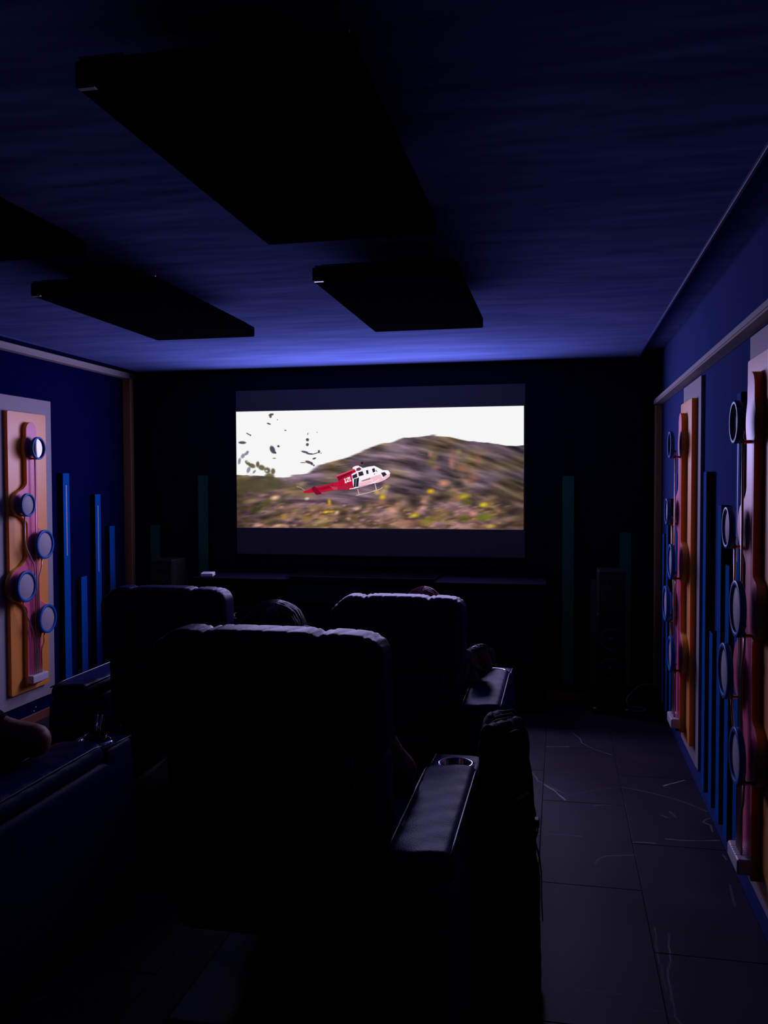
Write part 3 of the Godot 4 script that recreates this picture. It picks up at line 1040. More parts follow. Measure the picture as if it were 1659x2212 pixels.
# ---------------------------------------------------------------- recliners
func recliner(at: Vector3, label: String, half: float, top: float, zt: float, arms := [-1.0, 1.0]) -> Node3D:
	# origin on the floor below the rear end of the arm pads; the seat faces -z
	var t := thing("recliner", label, "recliner", at, 0.0, "black leather recliners in two rows")
	var s := st(true)
	rbox(s, Vector3(0, 0.05, -0.45), Vector3(half - 0.01, 0.05, 0.36), 0.02)
	obj("plinth", s, M.black_plastic, t)
	for sx: float in arms:
		var xc: float = sx * (half + 0.088)
		s = st(true)
		rbox(s, Vector3(xc, 0.315, -0.44), Vector3(0.088, 0.275, 0.46), 0.04, Vector3i(2, 4, 4), 4, func(p: Vector3) -> Vector3:
			return p + Vector3(sx * 0.012 * (1.0 - pow(p.y / 0.275, 2)), 0, 0))
		var arm := obj("arm", s, M.leather, t)
		s = st(true)
		rbox(s, Vector3(xc, 0.612, -0.345), Vector3(0.09, 0.038, 0.345), 0.034, Vector3i(8, 1, 22), 5, func(p: Vector3) -> Vector3:
			var w := 0.0018 * sin(p.z * 61.0 + 2.0 * sin(p.x * 31.0)) + 0.0012 * sin(p.z * 97.0 + p.x * 40.0)
			var hump := 0.006 * exp(-pow((p.z + 0.30) / 0.06, 2))
			return p + Vector3(0, (w + hump + 0.004 * (1.0 - pow(p.x / 0.09, 2))) * clampf(p.y / 0.03, 0.0, 1.0), 0))
		obj("arm_pad", s, M.leather, arm)
		# the block with the cup holder ahead of the pad
		s = st(true)
		cup_block(s, Vector3(xc, 0.622, -0.79), 0.09, 0.105, 0.057)
		obj("cup_holder", s, M.leather, arm)
		s = st(true)
		lathe(s, PackedVector2Array([Vector2(0.050, 0.006), Vector2(0.052, 0.0085), Vector2(0.057, 0.009), Vector2(0.0615, 0.006), Vector2(0.062, 0.001)].duplicate()), Transform3D(Basis.IDENTITY, Vector3(xc, 0.622, -0.775)), 40)
		lathe(s, PackedVector2Array([Vector2(0, -0.085), Vector2(0.047, -0.085), Vector2(0.050, 0.006)]), Transform3D(Basis.IDENTITY, Vector3(xc, 0.622, -0.775)), 40)
		var ring := obj("cup_ring", s, M.chrome, arm)
		ring.set_meta("label", "polished chrome cup holder ring")
		for q in [-1.0, 1.0]:
			s = st(true)
			var x: float = xc + q * 0.079
			tube(s, PackedVector3Array([Vector3(x, 0.64, 0.0), Vector3(x, 0.647, -0.1), Vector3(x, 0.6475, -0.4), Vector3(x, 0.648, -0.63), Vector3(x, 0.641, -0.675), Vector3(x, 0.622, -0.692)]), 0.0035, 8)
			obj("piping", s, M.piping_leather, arm)
			s = st(true)
			tube(s, PackedVector3Array([Vector3(x, 0.621, -0.70), Vector3(x, 0.6225, -0.80), Vector3(x, 0.618, -0.885), Vector3(x, 0.60, -0.897)]), 0.0035, 8)
			obj("piping", s, M.piping_leather, arm)
		# sewn roll along the lower rear of the arm
		s = st(true)
		rbox(s, Vector3(xc, 0.47, 0.016), Vector3(0.075, 0.016, 0.012), 0.011, Vector3i(4, 1, 1), 3)
		rbox(s, Vector3(xc, 0.39, 0.016), Vector3(0.075, 0.014, 0.010), 0.009, Vector3i(4, 1, 1), 3)
		obj("rear_roll", s, M.leather, arm)
	s = st(true)
	rbox(s, Vector3(0, 0.39, -0.50), Vector3(half - 0.004, 0.09, 0.34), 0.06, Vector3i(10, 2, 8), 4, func(p: Vector3) -> Vector3:
		return p + Vector3(0, 0.02 * (1.0 - pow(p.x / half, 2)) * clampf(p.y / 0.09, 0, 1), 0))
	obj("seat", s, M.leather, t)
	s = st(true)
	rbox(s, Vector3(0, 0.24, -0.88), Vector3(half - 0.01, 0.17, 0.06), 0.045, Vector3i(6, 4, 1), 4)
	obj("footrest", s, M.leather, t)
	# back: leaning so that its top ends at zt
	var lean := func(y: float) -> float:
		return lerpf(-0.26, zt - 0.10, clampf((y - 0.35) / (top - 0.47), 0.0, 1.2))
	var hb := (top - 0.30 - 0.35) / 2
	s = st(true)
	rbox(s, Vector3(0, 0.35 + hb, 0), Vector3(half - 0.012, hb, 0.085), 0.06, Vector3i(12, 10, 2), 4, func(p: Vector3) -> Vector3:
		var q := p
		q.z += lean.call(p.y + 0.35 + hb) + 0.018 * (1.0 - pow(p.x / half, 2)) * signf(p.z)
		return q)
	var back := obj("backrest", s, M.leather, t)
	# the head roll, drawn in by two seams
	s = st(true)
	var seams := [-0.5 * half, 0.46 * half]
	rbox(s, Vector3(0, top - 0.165, 0), Vector3(half, 0.165, 0.085), 0.05, Vector3i(90, 8, 3), 6, func(p: Vector3) -> Vector3:
		var q := p
		var g := 0.0
		for sx in seams:
			var d: float = (p.x - sx)
			g += exp(-pow(d / 0.011, 2)) + 0.45 * exp(-pow((d - 0.024) / 0.006, 2)) + 0.35 * exp(-pow((d + 0.022) / 0.006, 2))
		g += 0.22 * pow(maxf(0.0, sin(p.x * 95.0 + p.z * 30.0)), 8.0)
		# puckered corners
		g += 0.5 * pow(maxf(0.0, sin(absf(p.x) * 330.0 + p.z * 25.0)), 4.0) * smoothstep(half - 0.075, half - 0.03, absf(p.x)) * smoothstep(half + 0.004, half - 0.02, absf(p.x))
		var n := Vector2(p.y / 0.165, p.z / 0.085)
		q.y -= 0.010 * g * n.y * absf(n.x) if false else 0.010 * g * n.x
		q.z -= 0.008 * g * n.y
		q.y += 0.006 * (1.0 - pow(p.x / half, 2)) * maxf(n.x, 0.0)
		# sides fall away a little
		q.y -= 0.028 * smoothstep(half * 0.70, half * 1.0, absf(p.x)) * maxf(n.x, 0.0) * (1.5 if p.x < 0 else 0.22)
		q.z += lean.call(p.y + top - 0.165) + 0.032
		return q)
	obj("head_roll", s, M.leather, t)
	for sx in seams:
		s = st(true)
		tube(s, PackedVector3Array([Vector3(sx, top - 0.30, lean.call(top - 0.30) + 0.118), Vector3(sx, top - 0.2, lean.call(top - 0.2) + 0.119), Vector3(sx, top - 0.1, lean.call(top - 0.1) + 0.116)]), 0.0025, 6)
		obj("seam", s, M.piping_leather, t)
	s = st(true)
	var zx := half - 0.09
	tube(s, PackedVector3Array([Vector3(zx, 0.86, lean.call(0.86) + 0.102), Vector3(zx, 0.62, lean.call(0.62) + 0.102)]), 0.003, 6)
	tube(s, PackedVector3Array([Vector3(zx, 0.86, lean.call(0.86) + 0.104), Vector3(zx + 0.002, 0.81, lean.call(0.81) + 0.107)]), 0.005, 6)
	var zp := obj("zipper", s, M.dull_steel, back)
	zp.set_meta("label", "thin metal zipper on the back")
	return t


func cup_block(s: SurfaceTool, c: Vector3, hx: float, hz: float, r: float) -> void:
	# the leather block round a cup holder: a rounded lid with a round hole, its skirt going down
	var n := 48
	var hole := Vector3(c.x, c.y, c.z + 0.015)
	var rings := []
	for k in 6:
		rings.append(PackedVector3Array())
	for i in n:
		var a := TAU * i / n
		var d := Vector2(cos(a), sin(a))
		rings[0].append(hole + Vector3(d.x * r, -0.03, d.y * r))
		rings[1].append(hole + Vector3(d.x * r, -0.002, d.y * r))
		rings[2].append(hole + Vector3(d.x * (r + 0.004), 0, d.y * (r + 0.004)))
		var e := 6.0
		var k := pow(pow(absf(d.x), e) + pow(absf(d.y), e), -1.0 / e)
		rings[3].append(c + Vector3(d.x * k * (hx - 0.010), -0.001, d.y * k * (hz - 0.012)))
		rings[4].append(c + Vector3(d.x * k * (hx - 0.001), -0.012, d.y * k * (hz - 0.001)))
		rings[5].append(c + Vector3(d.x * k * hx, -0.07, d.y * k * hz))
	for k in 5:
		for i in n:
			var j := (i + 1) % n
			quad(s, rings[k][j], rings[k][i], rings[k + 1][i], rings[k + 1][j])


# ---------------------------------------------------------------- furniture at the far wall
func build_console() -> void:
	var t := thing("media_console", "long black media console under the screen", "console", Vector3(-1.35, 0, -5.80))
	var s := st()
	box(s, Vector3(-1.26, 0.85, -0.43), Vector3(1.26, 0.875, 0.0), 0.003)
	obj("top_board", s, M.console_lacquer, t)
	s = st()
	box(s, Vector3(-1.25, 0.03, -0.43), Vector3(-1.225, 0.85, -0.01), 0.002)
	box(s, Vector3(1.225, 0.03, -0.43), Vector3(1.25, 0.85, -0.01), 0.002)
	box(s, Vector3(-0.56, 0.05, -0.43), Vector3(-0.54, 0.85, -0.01), 0.002)
	box(s, Vector3(0.52, 0.05, -0.43), Vector3(0.54, 0.85, -0.01), 0.002)
	box(s, Vector3(-1.225, 0.03, -0.43), Vector3(1.225, 0.055, -0.01), 0.002)
	box(s, Vector3(-1.225, 0.055, -0.43), Vector3(1.225, 0.85, -0.415))
	obj("carcass", s, M.console_lacquer, t)
	s = st()
	box(s, Vector3(-1.225, 0.50, -0.41), Vector3(-0.56, 0.52, -0.012), 0.002)
	obj("shelf", s, M.console_lacquer, t)
	s = st()
	box(s, Vector3(-0.54, 0.70, -0.03), Vector3(0.52, 0.835, -0.006), 0.003)
	var cf := obj("cloth_panel", s, M.console_fabric, t)
	cf.set_meta("label", "dark blue cloth panel in the middle")
	s = st()
	box(s, Vector3(-0.535, 0.06, -0.03), Vector3(-0.012, 0.69, -0.006), 0.003)
	obj("door", s, M.console_lacquer, t)
	s = st()
	box(s, Vector3(-0.008, 0.06, -0.03), Vector3(0.515, 0.69, -0.006), 0.003)
	obj("door", s, M.console_lacquer, t)
	s = st()
	box(s, Vector3(0.545, 0.06, -0.03), Vector3(1.22, 0.84, -0.006), 0.003)
	obj("door", s, M.console_lacquer, t)
	s = st()
	box(s, Vector3(-1.22, 0.06, -0.03), Vector3(-0.565, 0.495, -0.006), 0.003)
	obj("door", s, M.console_lacquer, t)
	# a slab of black glass lying on the middle of the top
	t = thing("glass_slab", "thin slab of black glass lying on the middle of the console", "glass", Vector3(-1.37, 0.875, -5.99))
	s = st()
	box(s, Vector3(-0.53, 0.012, -0.16), Vector3(0.53, 0.022, 0.18), 0.002)
	obj("glass_sheet", s, M.dark_glass, t)
	for q in [-0.45, 0.45]:
		for z in [-0.13, 0.14]:
			s = st()
			box(s, Vector3(q - 0.015, 0, z - 0.015), Vector3(q + 0.015, 0.012, z + 0.015), 0.002)
			obj("foot", s, M.black_plastic, t)
	# the small white box at the left end
	t = thing("white_box", "small white flat box lying on the left end of the console", "box", Vector3(-2.53, 0.875, -5.90), 0.25)
	s = st(true)
	rbox(s, Vector3(0, 0.014, 0), Vector3(0.045, 0.0135, 0.06), 0.006, Vector3i(1, 1, 1), 3)
	obj("box_body", s, M.white_plastic, t)
	s = st()
	box(s, Vector3(-0.03, 0.027, -0.01), Vector3(0.02, 0.0285, 0.03))
	obj("box_print", s, M.inlay, t)
	# receiver with its readout
	t = thing("receiver", "black receiver on the console shelf with a small readout 3.5", "receiver", Vector3(-2.32, 0.52, -5.98))
	s = st()
	box(s, Vector3(-0.20, 0.012, -0.17), Vector3(0.20, 0.15, 0.17), 0.004)
	obj("receiver_case", s, M.black_plastic, t)
	for q in [[-0.16, -0.13], [0.16, -0.13], [-0.16, 0.13], [0.16, 0.13]]:
		s = st()
		box(s, Vector3(q[0] - 0.02, 0, q[1] - 0.02), Vector3(q[0] + 0.02, 0.012, q[1] + 0.02))
		obj("foot", s, M.black_plastic, t)
	s = st(true)
	lathe(s, PackedVector2Array([Vector2(0.028, 0), Vector2(0.027, 0.02), Vector2(0, 0.021)]), Transform3D(Basis(Vector3(1, 0, 0), PI / 2), Vector3(-0.13, 0.08, 0.17)), 24)
	obj("volume_knob", s, M.black_plastic, t)
	s = st()
	box(s, Vector3(-0.045, 0.05, 0.169), Vector3(0.13, 0.125, 0.172), 0.001)
	var sc := obj("display_glass", s, M.dark_glass, t)
	var tm := TextMesh.new()
	tm.text = "3.5"
	var ft := SystemFont.new()
	ft.font_names = PackedStringArray(["Droid Sans"])
	tm.font = ft
	tm.font_size = 16
	tm.pixel_size = 0.0016
	tm.depth = 0.0006
	var o := MeshInstance3D.new()
	o.mesh = tm
	o.material_override = null
	tm.material = M.display_digits
	put("display_digits", o, sc)
	o.position = Vector3(0.018, 0.088, 0.1725)
	s = st()
	box(s, Vector3(0.030, 0.104, 0.172), Vector3(0.044, 0.1055, 0.1726))
	box(s, Vector3(0.022, 0.066, 0.172), Vector3(0.046, 0.0672, 0.1726))
	obj("display_line", s, M.display_digits, sc)


func tower_speaker(at: Vector3, hgt: float, label: String) -> void:
	var t := thing("tower_speaker", label, "speaker", at, 0.0, "tower speakers beside the console")
	var s := st()
	box(s, Vector3(-0.12, 0, -0.13), Vector3(0.12, 0.03, 0.13), 0.004)
	obj("plinth", s, M.speaker_black, t)
	s = st()
	box(s, Vector3(-0.09, 0.03, -0.12), Vector3(0.09, hgt - 0.292, 0.12), 0.006)
	obj("bass_cabinet", s, M.speaker_black, t)
	s = st()
	box(s, Vector3(-0.09, hgt - 0.288, -0.12), Vector3(0.09, hgt, 0.12), 0.008)
	var u := obj("upper_cabinet", s, M.speaker_black, t)
	s = st()
	box(s, Vector3(-0.084, hgt - 0.282, 0.118), Vector3(0.084, hgt - 0.008, 0.123), 0.002)
	obj("baffle", s, M.baffle_grey, u)
	var f := Basis(Vector3(1, 0, 0), PI / 2)
	s = st(true)
	lathe(s, PackedVector2Array([Vector2(0.03, 0), Vector2(0.028, 0.004), Vector2(0.014, 0.003), Vector2(0.01, 0.008), Vector2(0, 0.011)]), Transform3D(f, Vector3(0, hgt - 0.065, 0.122)), 28)
	obj("tweeter", s, M.cone_black, u)
	s = st(true)
	lathe(s, PackedVector2Array([Vector2(0.07, 0), Vector2(0.068, 0.005), Vector2(0.060, 0.007), Vector2(0.052, 0.001), Vector2(0.022, -0.003), Vector2(0.02, 0.004), Vector2(0, 0.010)]), Transform3D(f, Vector3(0, hgt - 0.175, 0.122)), 32)
	obj("midrange", s, M.cone_black, u)
	for y in [0.50, 0.30]:
		s = st(true)
		lathe(s, PackedVector2Array([Vector2(0.082, 0), Vector2(0.080, 0.005), Vector2(0.070, 0.008), Vector2(0.060, 0.001), Vector2(0.026, -0.002), Vector2(0.024, 0.004), Vector2(0, 0.011)]), Transform3D(f, Vector3(0, y, 0.119)), 32)
		obj("woofer", s, M.cone_black, t)
	s = st(true)
	for q in [-0.105, 0.105]:
		lathe(s, PackedVector2Array([Vector2(0.016, 0.03), Vector2(0.016, 0.04), Vector2(0, 0.041)]), Transform3D(Basis.IDENTITY, Vector3(q, 0, 0.11)), 14)
	obj("floor_spike", s, M.dull_steel, t)


# ---------------------------------------------------------------- people
func smin(a: float, b: float, k: float) -> float:
	var h := maxf(k - absf(a - b), 0.0) / k
	return minf(a, b) - h * h * k * 0.25


func field(p: Vector3, bones: Array, k: float) -> float:
	var d := 1e9
	for b in bones:
		var a: Vector3 = b[0]
		var ab: Vector3 = b[1] - a
		var q := p - a
		var t := clampf(q.dot(ab) / maxf(ab.length_squared(), 1e-9), 0.0, 1.0)
		var e: float = (q - ab * t).length() - lerpf(b[2], b[3], t)
		d = smin(d, e, k)
	return d


func nets(s: SurfaceTool, bones: Array, cell: float, k := 0.03, cut = null) -> void:
	# surface nets over tapered capsules, only in the cells near a bone's skin
	var cells := {}
	for b in bones:
		var a: Vector3 = b[0]
		var c: Vector3 = b[1]
		var R: float = maxf(b[2], b[3]) + cell * 2.5
		var lo := (a.min(c) - Vector3(R, R, R)) / cell
		var hi := (a.max(c) + Vector3(R, R, R)) / cell
		for x in range(int(floor(lo.x)), int(ceil(hi.x))):
			for y in range(int(floor(lo.y)), int(ceil(hi.y))):
				for z in range(int(floor(lo.z)), int(ceil(hi.z))):
					var key := Vector3i(x, y, z)
					if cells.has(key):
						continue
					var p := (Vector3(x, y, z) + Vector3(0.5, 0.5, 0.5)) * cell
					var ab := c - a
					var q := p - a
					var t := clampf(q.dot(ab) / maxf(ab.length_squared(), 1e-9), 0.0, 1.0)
					if absf((q - ab * t).length() - lerpf(b[2], b[3], t)) < cell * 1.8 + k * 0.3:
						cells[key] = true
	var val := {}
	var vert := {}
	var off := [Vector3i(0, 0, 0), Vector3i(1, 0, 0), Vector3i(0, 1, 0), Vector3i(1, 1, 0), Vector3i(0, 0, 1), Vector3i(1, 0, 1), Vector3i(0, 1, 1), Vector3i(1, 1, 1)]
	var edges := [[0, 1], [2, 3], [4, 5], [6, 7], [0, 2], [1, 3], [4, 6], [5, 7], [0, 4], [1, 5], [2, 6], [3, 7]]
	for key: Vector3i in cells:
		var f := PackedFloat32Array()
		var neg := 0
		for o: Vector3i in off:
			var kk: Vector3i = key + o
			if not val.has(kk):
				var pp := Vector3(kk) * cell
				var dd := field(pp, bones, k)
				if cut != null:
					dd = maxf(dd, cut.call(pp))
				val[kk] = dd
			var w: float = val[kk]
			f.append(w)
			if w < 0.0:
				neg += 1
		if neg == 0 or neg == 8:
			continue
		var sum := Vector3.ZERO
		var cnt := 0
		for e in edges:
			var fa := f[e[0]]
			var fb := f[e[1]]
			if (fa < 0.0) != (fb < 0.0):
				var t := fa / (fa - fb)
				sum += Vector3(key + off[e[0]]).lerp(Vector3(key + off[e[1]]), t)
				cnt += 1
		vert[key] = sum / cnt * cell
	for key: Vector3i in vert:
		for ax in 3:
			var d := Vector3i.ZERO
			d[ax] = 1
			var u := Vector3i.ZERO
			u[(ax + 1) % 3] = 1
			var w := Vector3i.ZERO
			w[(ax + 2) % 3] = 1
			var va: float = val[key]
			var vb: float = val[key + d]
			if (va < 0.0) == (vb < 0.0):
				continue
			if not (vert.has(key - u) and vert.has(key - w) and vert.has(key - u - w)):
				continue
			if va < 0.0:
				quad(s, vert[key - u - w], vert[key - w], vert[key], vert[key - u])
			else:
				quad(s, vert[key - u], vert[key], vert[key - w], vert[key - u - w])


var head_mesh: ArrayMesh
var hand_mesh: ArrayMesh


func make_head_and_hand() -> void:
	# a head about 0.22 m tall round its middle, looking along -z
	var b := [
		[Vector3(0, 0.035, 0.022), Vector3(0, 0.035, -0.015), 0.076, 0.074],
		[Vector3(0, -0.01, 0.0), Vector3(0, -0.055, -0.035), 0.066, 0.045],
		[Vector3(0, -0.085, -0.062), Vector3(0, -0.075, -0.055), 0.022, 0.03],      # chin
		[Vector3(0, 0.008, -0.088), Vector3(0, -0.022, -0.104), 0.008, 0.013],      # nose
		[Vector3(-0.010, -0.026, -0.096), Vector3(0.010, -0.026, -0.096), 0.008, 0.008],
		[Vector3(-0.032, 0.022, -0.076), Vector3(0.032, 0.022, -0.076), 0.013, 0.013],  # brow
		[Vector3(-0.018, -0.052, -0.080), Vector3(0.018, -0.052, -0.080), 0.009, 0.009],  # lips
		[Vector3(-0.074, 0.012, 0.012), Vector3(-0.078, -0.026, 0.004), 0.012, 0.008],  # ears
		[Vector3(0.074, 0.012, 0.012), Vector3(0.078, -0.026, 0.004), 0.012, 0.008],
		[Vector3(0, -0.06, 0.02), Vector3(0, -0.14, 0.035), 0.05, 0.052],
	]
	var s := st(true)
	nets(s, b, 0.0055, 0.016)
	head_mesh = done(s)
	# a relaxed left or right hand lying flat: fingers along -z, palm down, thumb on the +x side
	b = [[Vector3(-0.026, 0, -0.02), Vector3(-0.028, 0, -0.075), 0.016, 0.014], [Vector3(-0.006, 0.001, -0.02), Vector3(-0.008, 0.001, -0.08), 0.017, 0.014], [Vector3(0.014, 0, -0.02), Vector3(0.014, 0, -0.078), 0.017, 0.014], [Vector3(0, 0, 0.012), Vector3(0, 0, -0.03), 0.026, 0.02]]
	for q in [[-0.034, 0.052, 0.0075], [-0.013, 0.068, 0.0085], [0.009, 0.074, 0.009], [0.030, 0.066, 0.0085]]:
		var a := Vector3(q[0] * 0.9, 0, -0.075)
		var m := a + Vector3(q[0] * 0.12, -0.008, -q[1] * 0.5)
		var e := m + Vector3(q[0] * 0.04, -0.020, -q[1] * 0.36)
		b.append([a, m, q[2] + 0.001, q[2]])
		b.append([m, e, q[2], q[2] - 0.002])
	b.append([Vector3(0.022, -0.004, -0.01), Vector3(0.048, -0.008, -0.045), 0.014, 0.010])
	b.append([Vector3(0.048, -0.008, -0.045), Vector3(0.054, -0.014, -0.072), 0.010, 0.008])
	s = st(true)
	nets(s, b, 0.005, 0.007)
	hand_mesh = done(s)


func hand_at(s: SurfaceTool, wrist: Vector3, along: Vector3, mirrored: bool, sc: float) -> void:
	var z := -along.normalized()
	var x := Vector3.UP.cross(z).normalized()
	var y := z.cross(x)
	# turning the hand over keeps its winding: a mirrored hand lies palm up
	var bs := Basis(x, y, z) if not mirrored else Basis(-x, -y, z)
	s.append_from(hand_mesh, 0, Transform3D(bs.scaled_local(Vector3(sc, sc, sc)), wrist))


func person(label: String, J: Dictionary, sc: float, skin: Material, top: Material, legs: Material, short_sleeve := true) -> Node3D:
	# J: world joints. Body, shirt and trousers; the origin lies on the seat
	var org: Vector3 = J.pelvis
	var t := thing("person", label, "person", org, 0.0, "people watching the film")
	var g := func(n: String) -> Vector3:
		return J[n] - org
	var neck: Vector3 = g.call("neck")
	var head: Vector3 = g.call("head")
	var chest: Vector3 = g.call("chest")
	var pel := Vector3.ZERO
	var side := (g.call("shoulder_r") - g.call("shoulder_l") as Vector3).normalized()
	var trunk := [
		[pel - side * 0.07 * sc, pel + side * 0.07 * sc, 0.11 * sc, 0.11 * sc],
		[pel, chest, 0.115 * sc, 0.105 * sc],
		[chest - side * 0.06 * sc, chest + side * 0.06 * sc, 0.11 * sc, 0.11 * sc],
		[chest, neck, 0.09 * sc, 0.05 * sc],
		[g.call("shoulder_l"), g.call("shoulder_r"), 0.06 * sc, 0.06 * sc],
	]
	var arms := []
	var sleeves := []
	for q in ["l", "r"]:
		var a: Vector3 = g.call("shoulder_" + q)
		var e: Vector3 = g.call("elbow_" + q)
		var w: Vector3 = g.call("wrist_" + q)
		arms.append([a, e, 0.052 * sc, 0.040 * sc])
		arms.append([e, w, 0.041 * sc, 0.026 * sc])
		sleeves.append([a, a.lerp(e, 0.45 if short_sleeve else 1.0), 0.060 * sc, 0.058 * sc])
		if not short_sleeve:
			sleeves.append([e, e.lerp(w, 0.95), 0.050 * sc, 0.036 * sc])
	var limbs := []
	var trousers := [[pel - side * 0.08 * sc, pel + side * 0.08 * sc, 0.118 * sc, 0.118 * sc]]
	for q in ["l", "r"]:
		var sg := -1.0 if q == "l" else 1.0
		var h := pel + side * sg * 0.085 * sc
		var kn: Vector3 = g.call("knee_" + q)
		var an: Vector3 = g.call("ankle_" + q)
		limbs.append([h, kn, 0.082 * sc, 0.056 * sc])
		limbs.append([kn, an, 0.054 * sc, 0.036 * sc])
		limbs.append([an, an + Vector3(0, -0.035, -0.16) * sc, 0.038 * sc, 0.028 * sc])
		trousers.append([h, kn, 0.092 * sc, 0.066 * sc])
		trousers.append([kn, kn.lerp(an, 0.93), 0.064 * sc, 0.050 * sc])
	var s := st(true)
	nets(s, trunk + arms + limbs + [[neck, neck.lerp(head, 0.6), 0.05 * sc, 0.05 * sc]], 0.014 if sc > 0.85 else 0.012, 0.035 * sc)
	var hb := Basis.from_euler(J.get("look", Vector3.ZERO))
	var hs: float = J.get("head_scale", sc)
	s.append_from(head_mesh, 0, Transform3D(hb.scaled_local(Vector3(hs, hs, hs)), head))
	for q in ["l", "r"]:
		var e: Vector3 = g.call("elbow_" + q)
		var w: Vector3 = g.call("wrist_" + q)
		hand_at(s, w, w - e, q == "r", sc)
	obj("body", s, skin, t)
	s = st(true)
	for q in [-0.031, 0.031]:
		lathe(s, ball(0.0115 * hs), Transform3D(Basis.IDENTITY, head + hb * (Vector3(q, 0.004, -0.077) * hs)), 14)
	obj("eyes", s, M.eye, t)
	s = st(true)
	var grown := []
	for b in trunk:
		grown.append([b[0], b[1], b[2] + 0.010, b[3] + 0.010])
	grown[3] = [chest, chest.lerp(neck, 0.7), 0.10 * sc, 0.07 * sc]
	nets(s, grown + sleeves, 0.016, 0.04 * sc)
	obj("shirt", s, top, t)
	s = st(true)
	nets(s, trousers, 0.016, 0.035 * sc)
	obj("trousers", s, legs, t)
	return t


func ball(r: float) -> PackedVector2Array:
	var out := PackedVector2Array()
	for i in 11:
		var a := -PI / 2 + PI * i / 10.0
		out.append(Vector2(maxf(r * cos(a), 0.0), r * sin(a)))
	return out


func hair(t: Node3D, J: Dictionary, m: Material, length: float, spread: float, count: int, seed_: int, strand := 0.0035) -> void:
	# a fitted cap plus locks that part in the middle and fall over the sides and back
	var hs: float = J.get("head_scale", 1.0)
	var c: Vector3 = J.head - J.pelvis
	var hb := Basis.from_euler(J.get("look", Vector3.ZERO))
	var s := st(true)
	var cap := [[Vector3(0, 0.036, 0.024), Vector3(0, 0.040, -0.010), 0.086, 0.082], [Vector3(0, 0.0, 0.035), Vector3(0, -0.05, 0.045), 0.075, 0.055]]
	var capped := st(true)
	nets(capped, cap, 0.009, 0.02, func(p: Vector3) -> float: return maxf(-(p.z + 0.055) * 0.8 - (p.y - 0.055) * 0.9, -0.09 - p.y))
	s.append_from(done(capped), 0, Transform3D(hb.scaled_local(Vector3(hs, hs, hs)), c))
	var r := RandomNumberGenerator.new()
	r.seed = seed_
	for i in count:
		var sg := -1.0 if i % 2 == 0 else 1.0
		var z := r.randf_range(-0.05, 0.085)
		var path := PackedVector3Array()
		var top := Vector3(sg * 0.004, 0.036 + sqrt(maxf(0.0001, 0.0075 - pow(z - 0.005, 2))), z)
		var out := r.randf_range(0.85, 1.0 + spread)
		var lift := r.randf_range(0.0, 0.006)
		for k in 9:
			var f := k / 8.0
			var an := f * 1.9
			var p := Vector3(sg * (0.004 + 0.088 * out * sin(minf(an, PI / 2)) + spread * 0.05 * f), 0, z)
			p.y = top.y * cos(minf(an, PI / 2)) - maxf(0.0, an - PI / 2) / 0.33 * length * 0.5 + lift + 0.004
			if f > 0.4:
				p.y -= (f - 0.4) * length * 0.6
			p.x += r.randf_range(-1, 1) * 0.0025
			p.z += r.randf_range(-1, 1) * 0.0025 + 0.02 * f
			path.append(c + hb * (p * hs))
		tube(s, path, strand * hs, 5, 0.4)
	obj("hair", s, m, t)


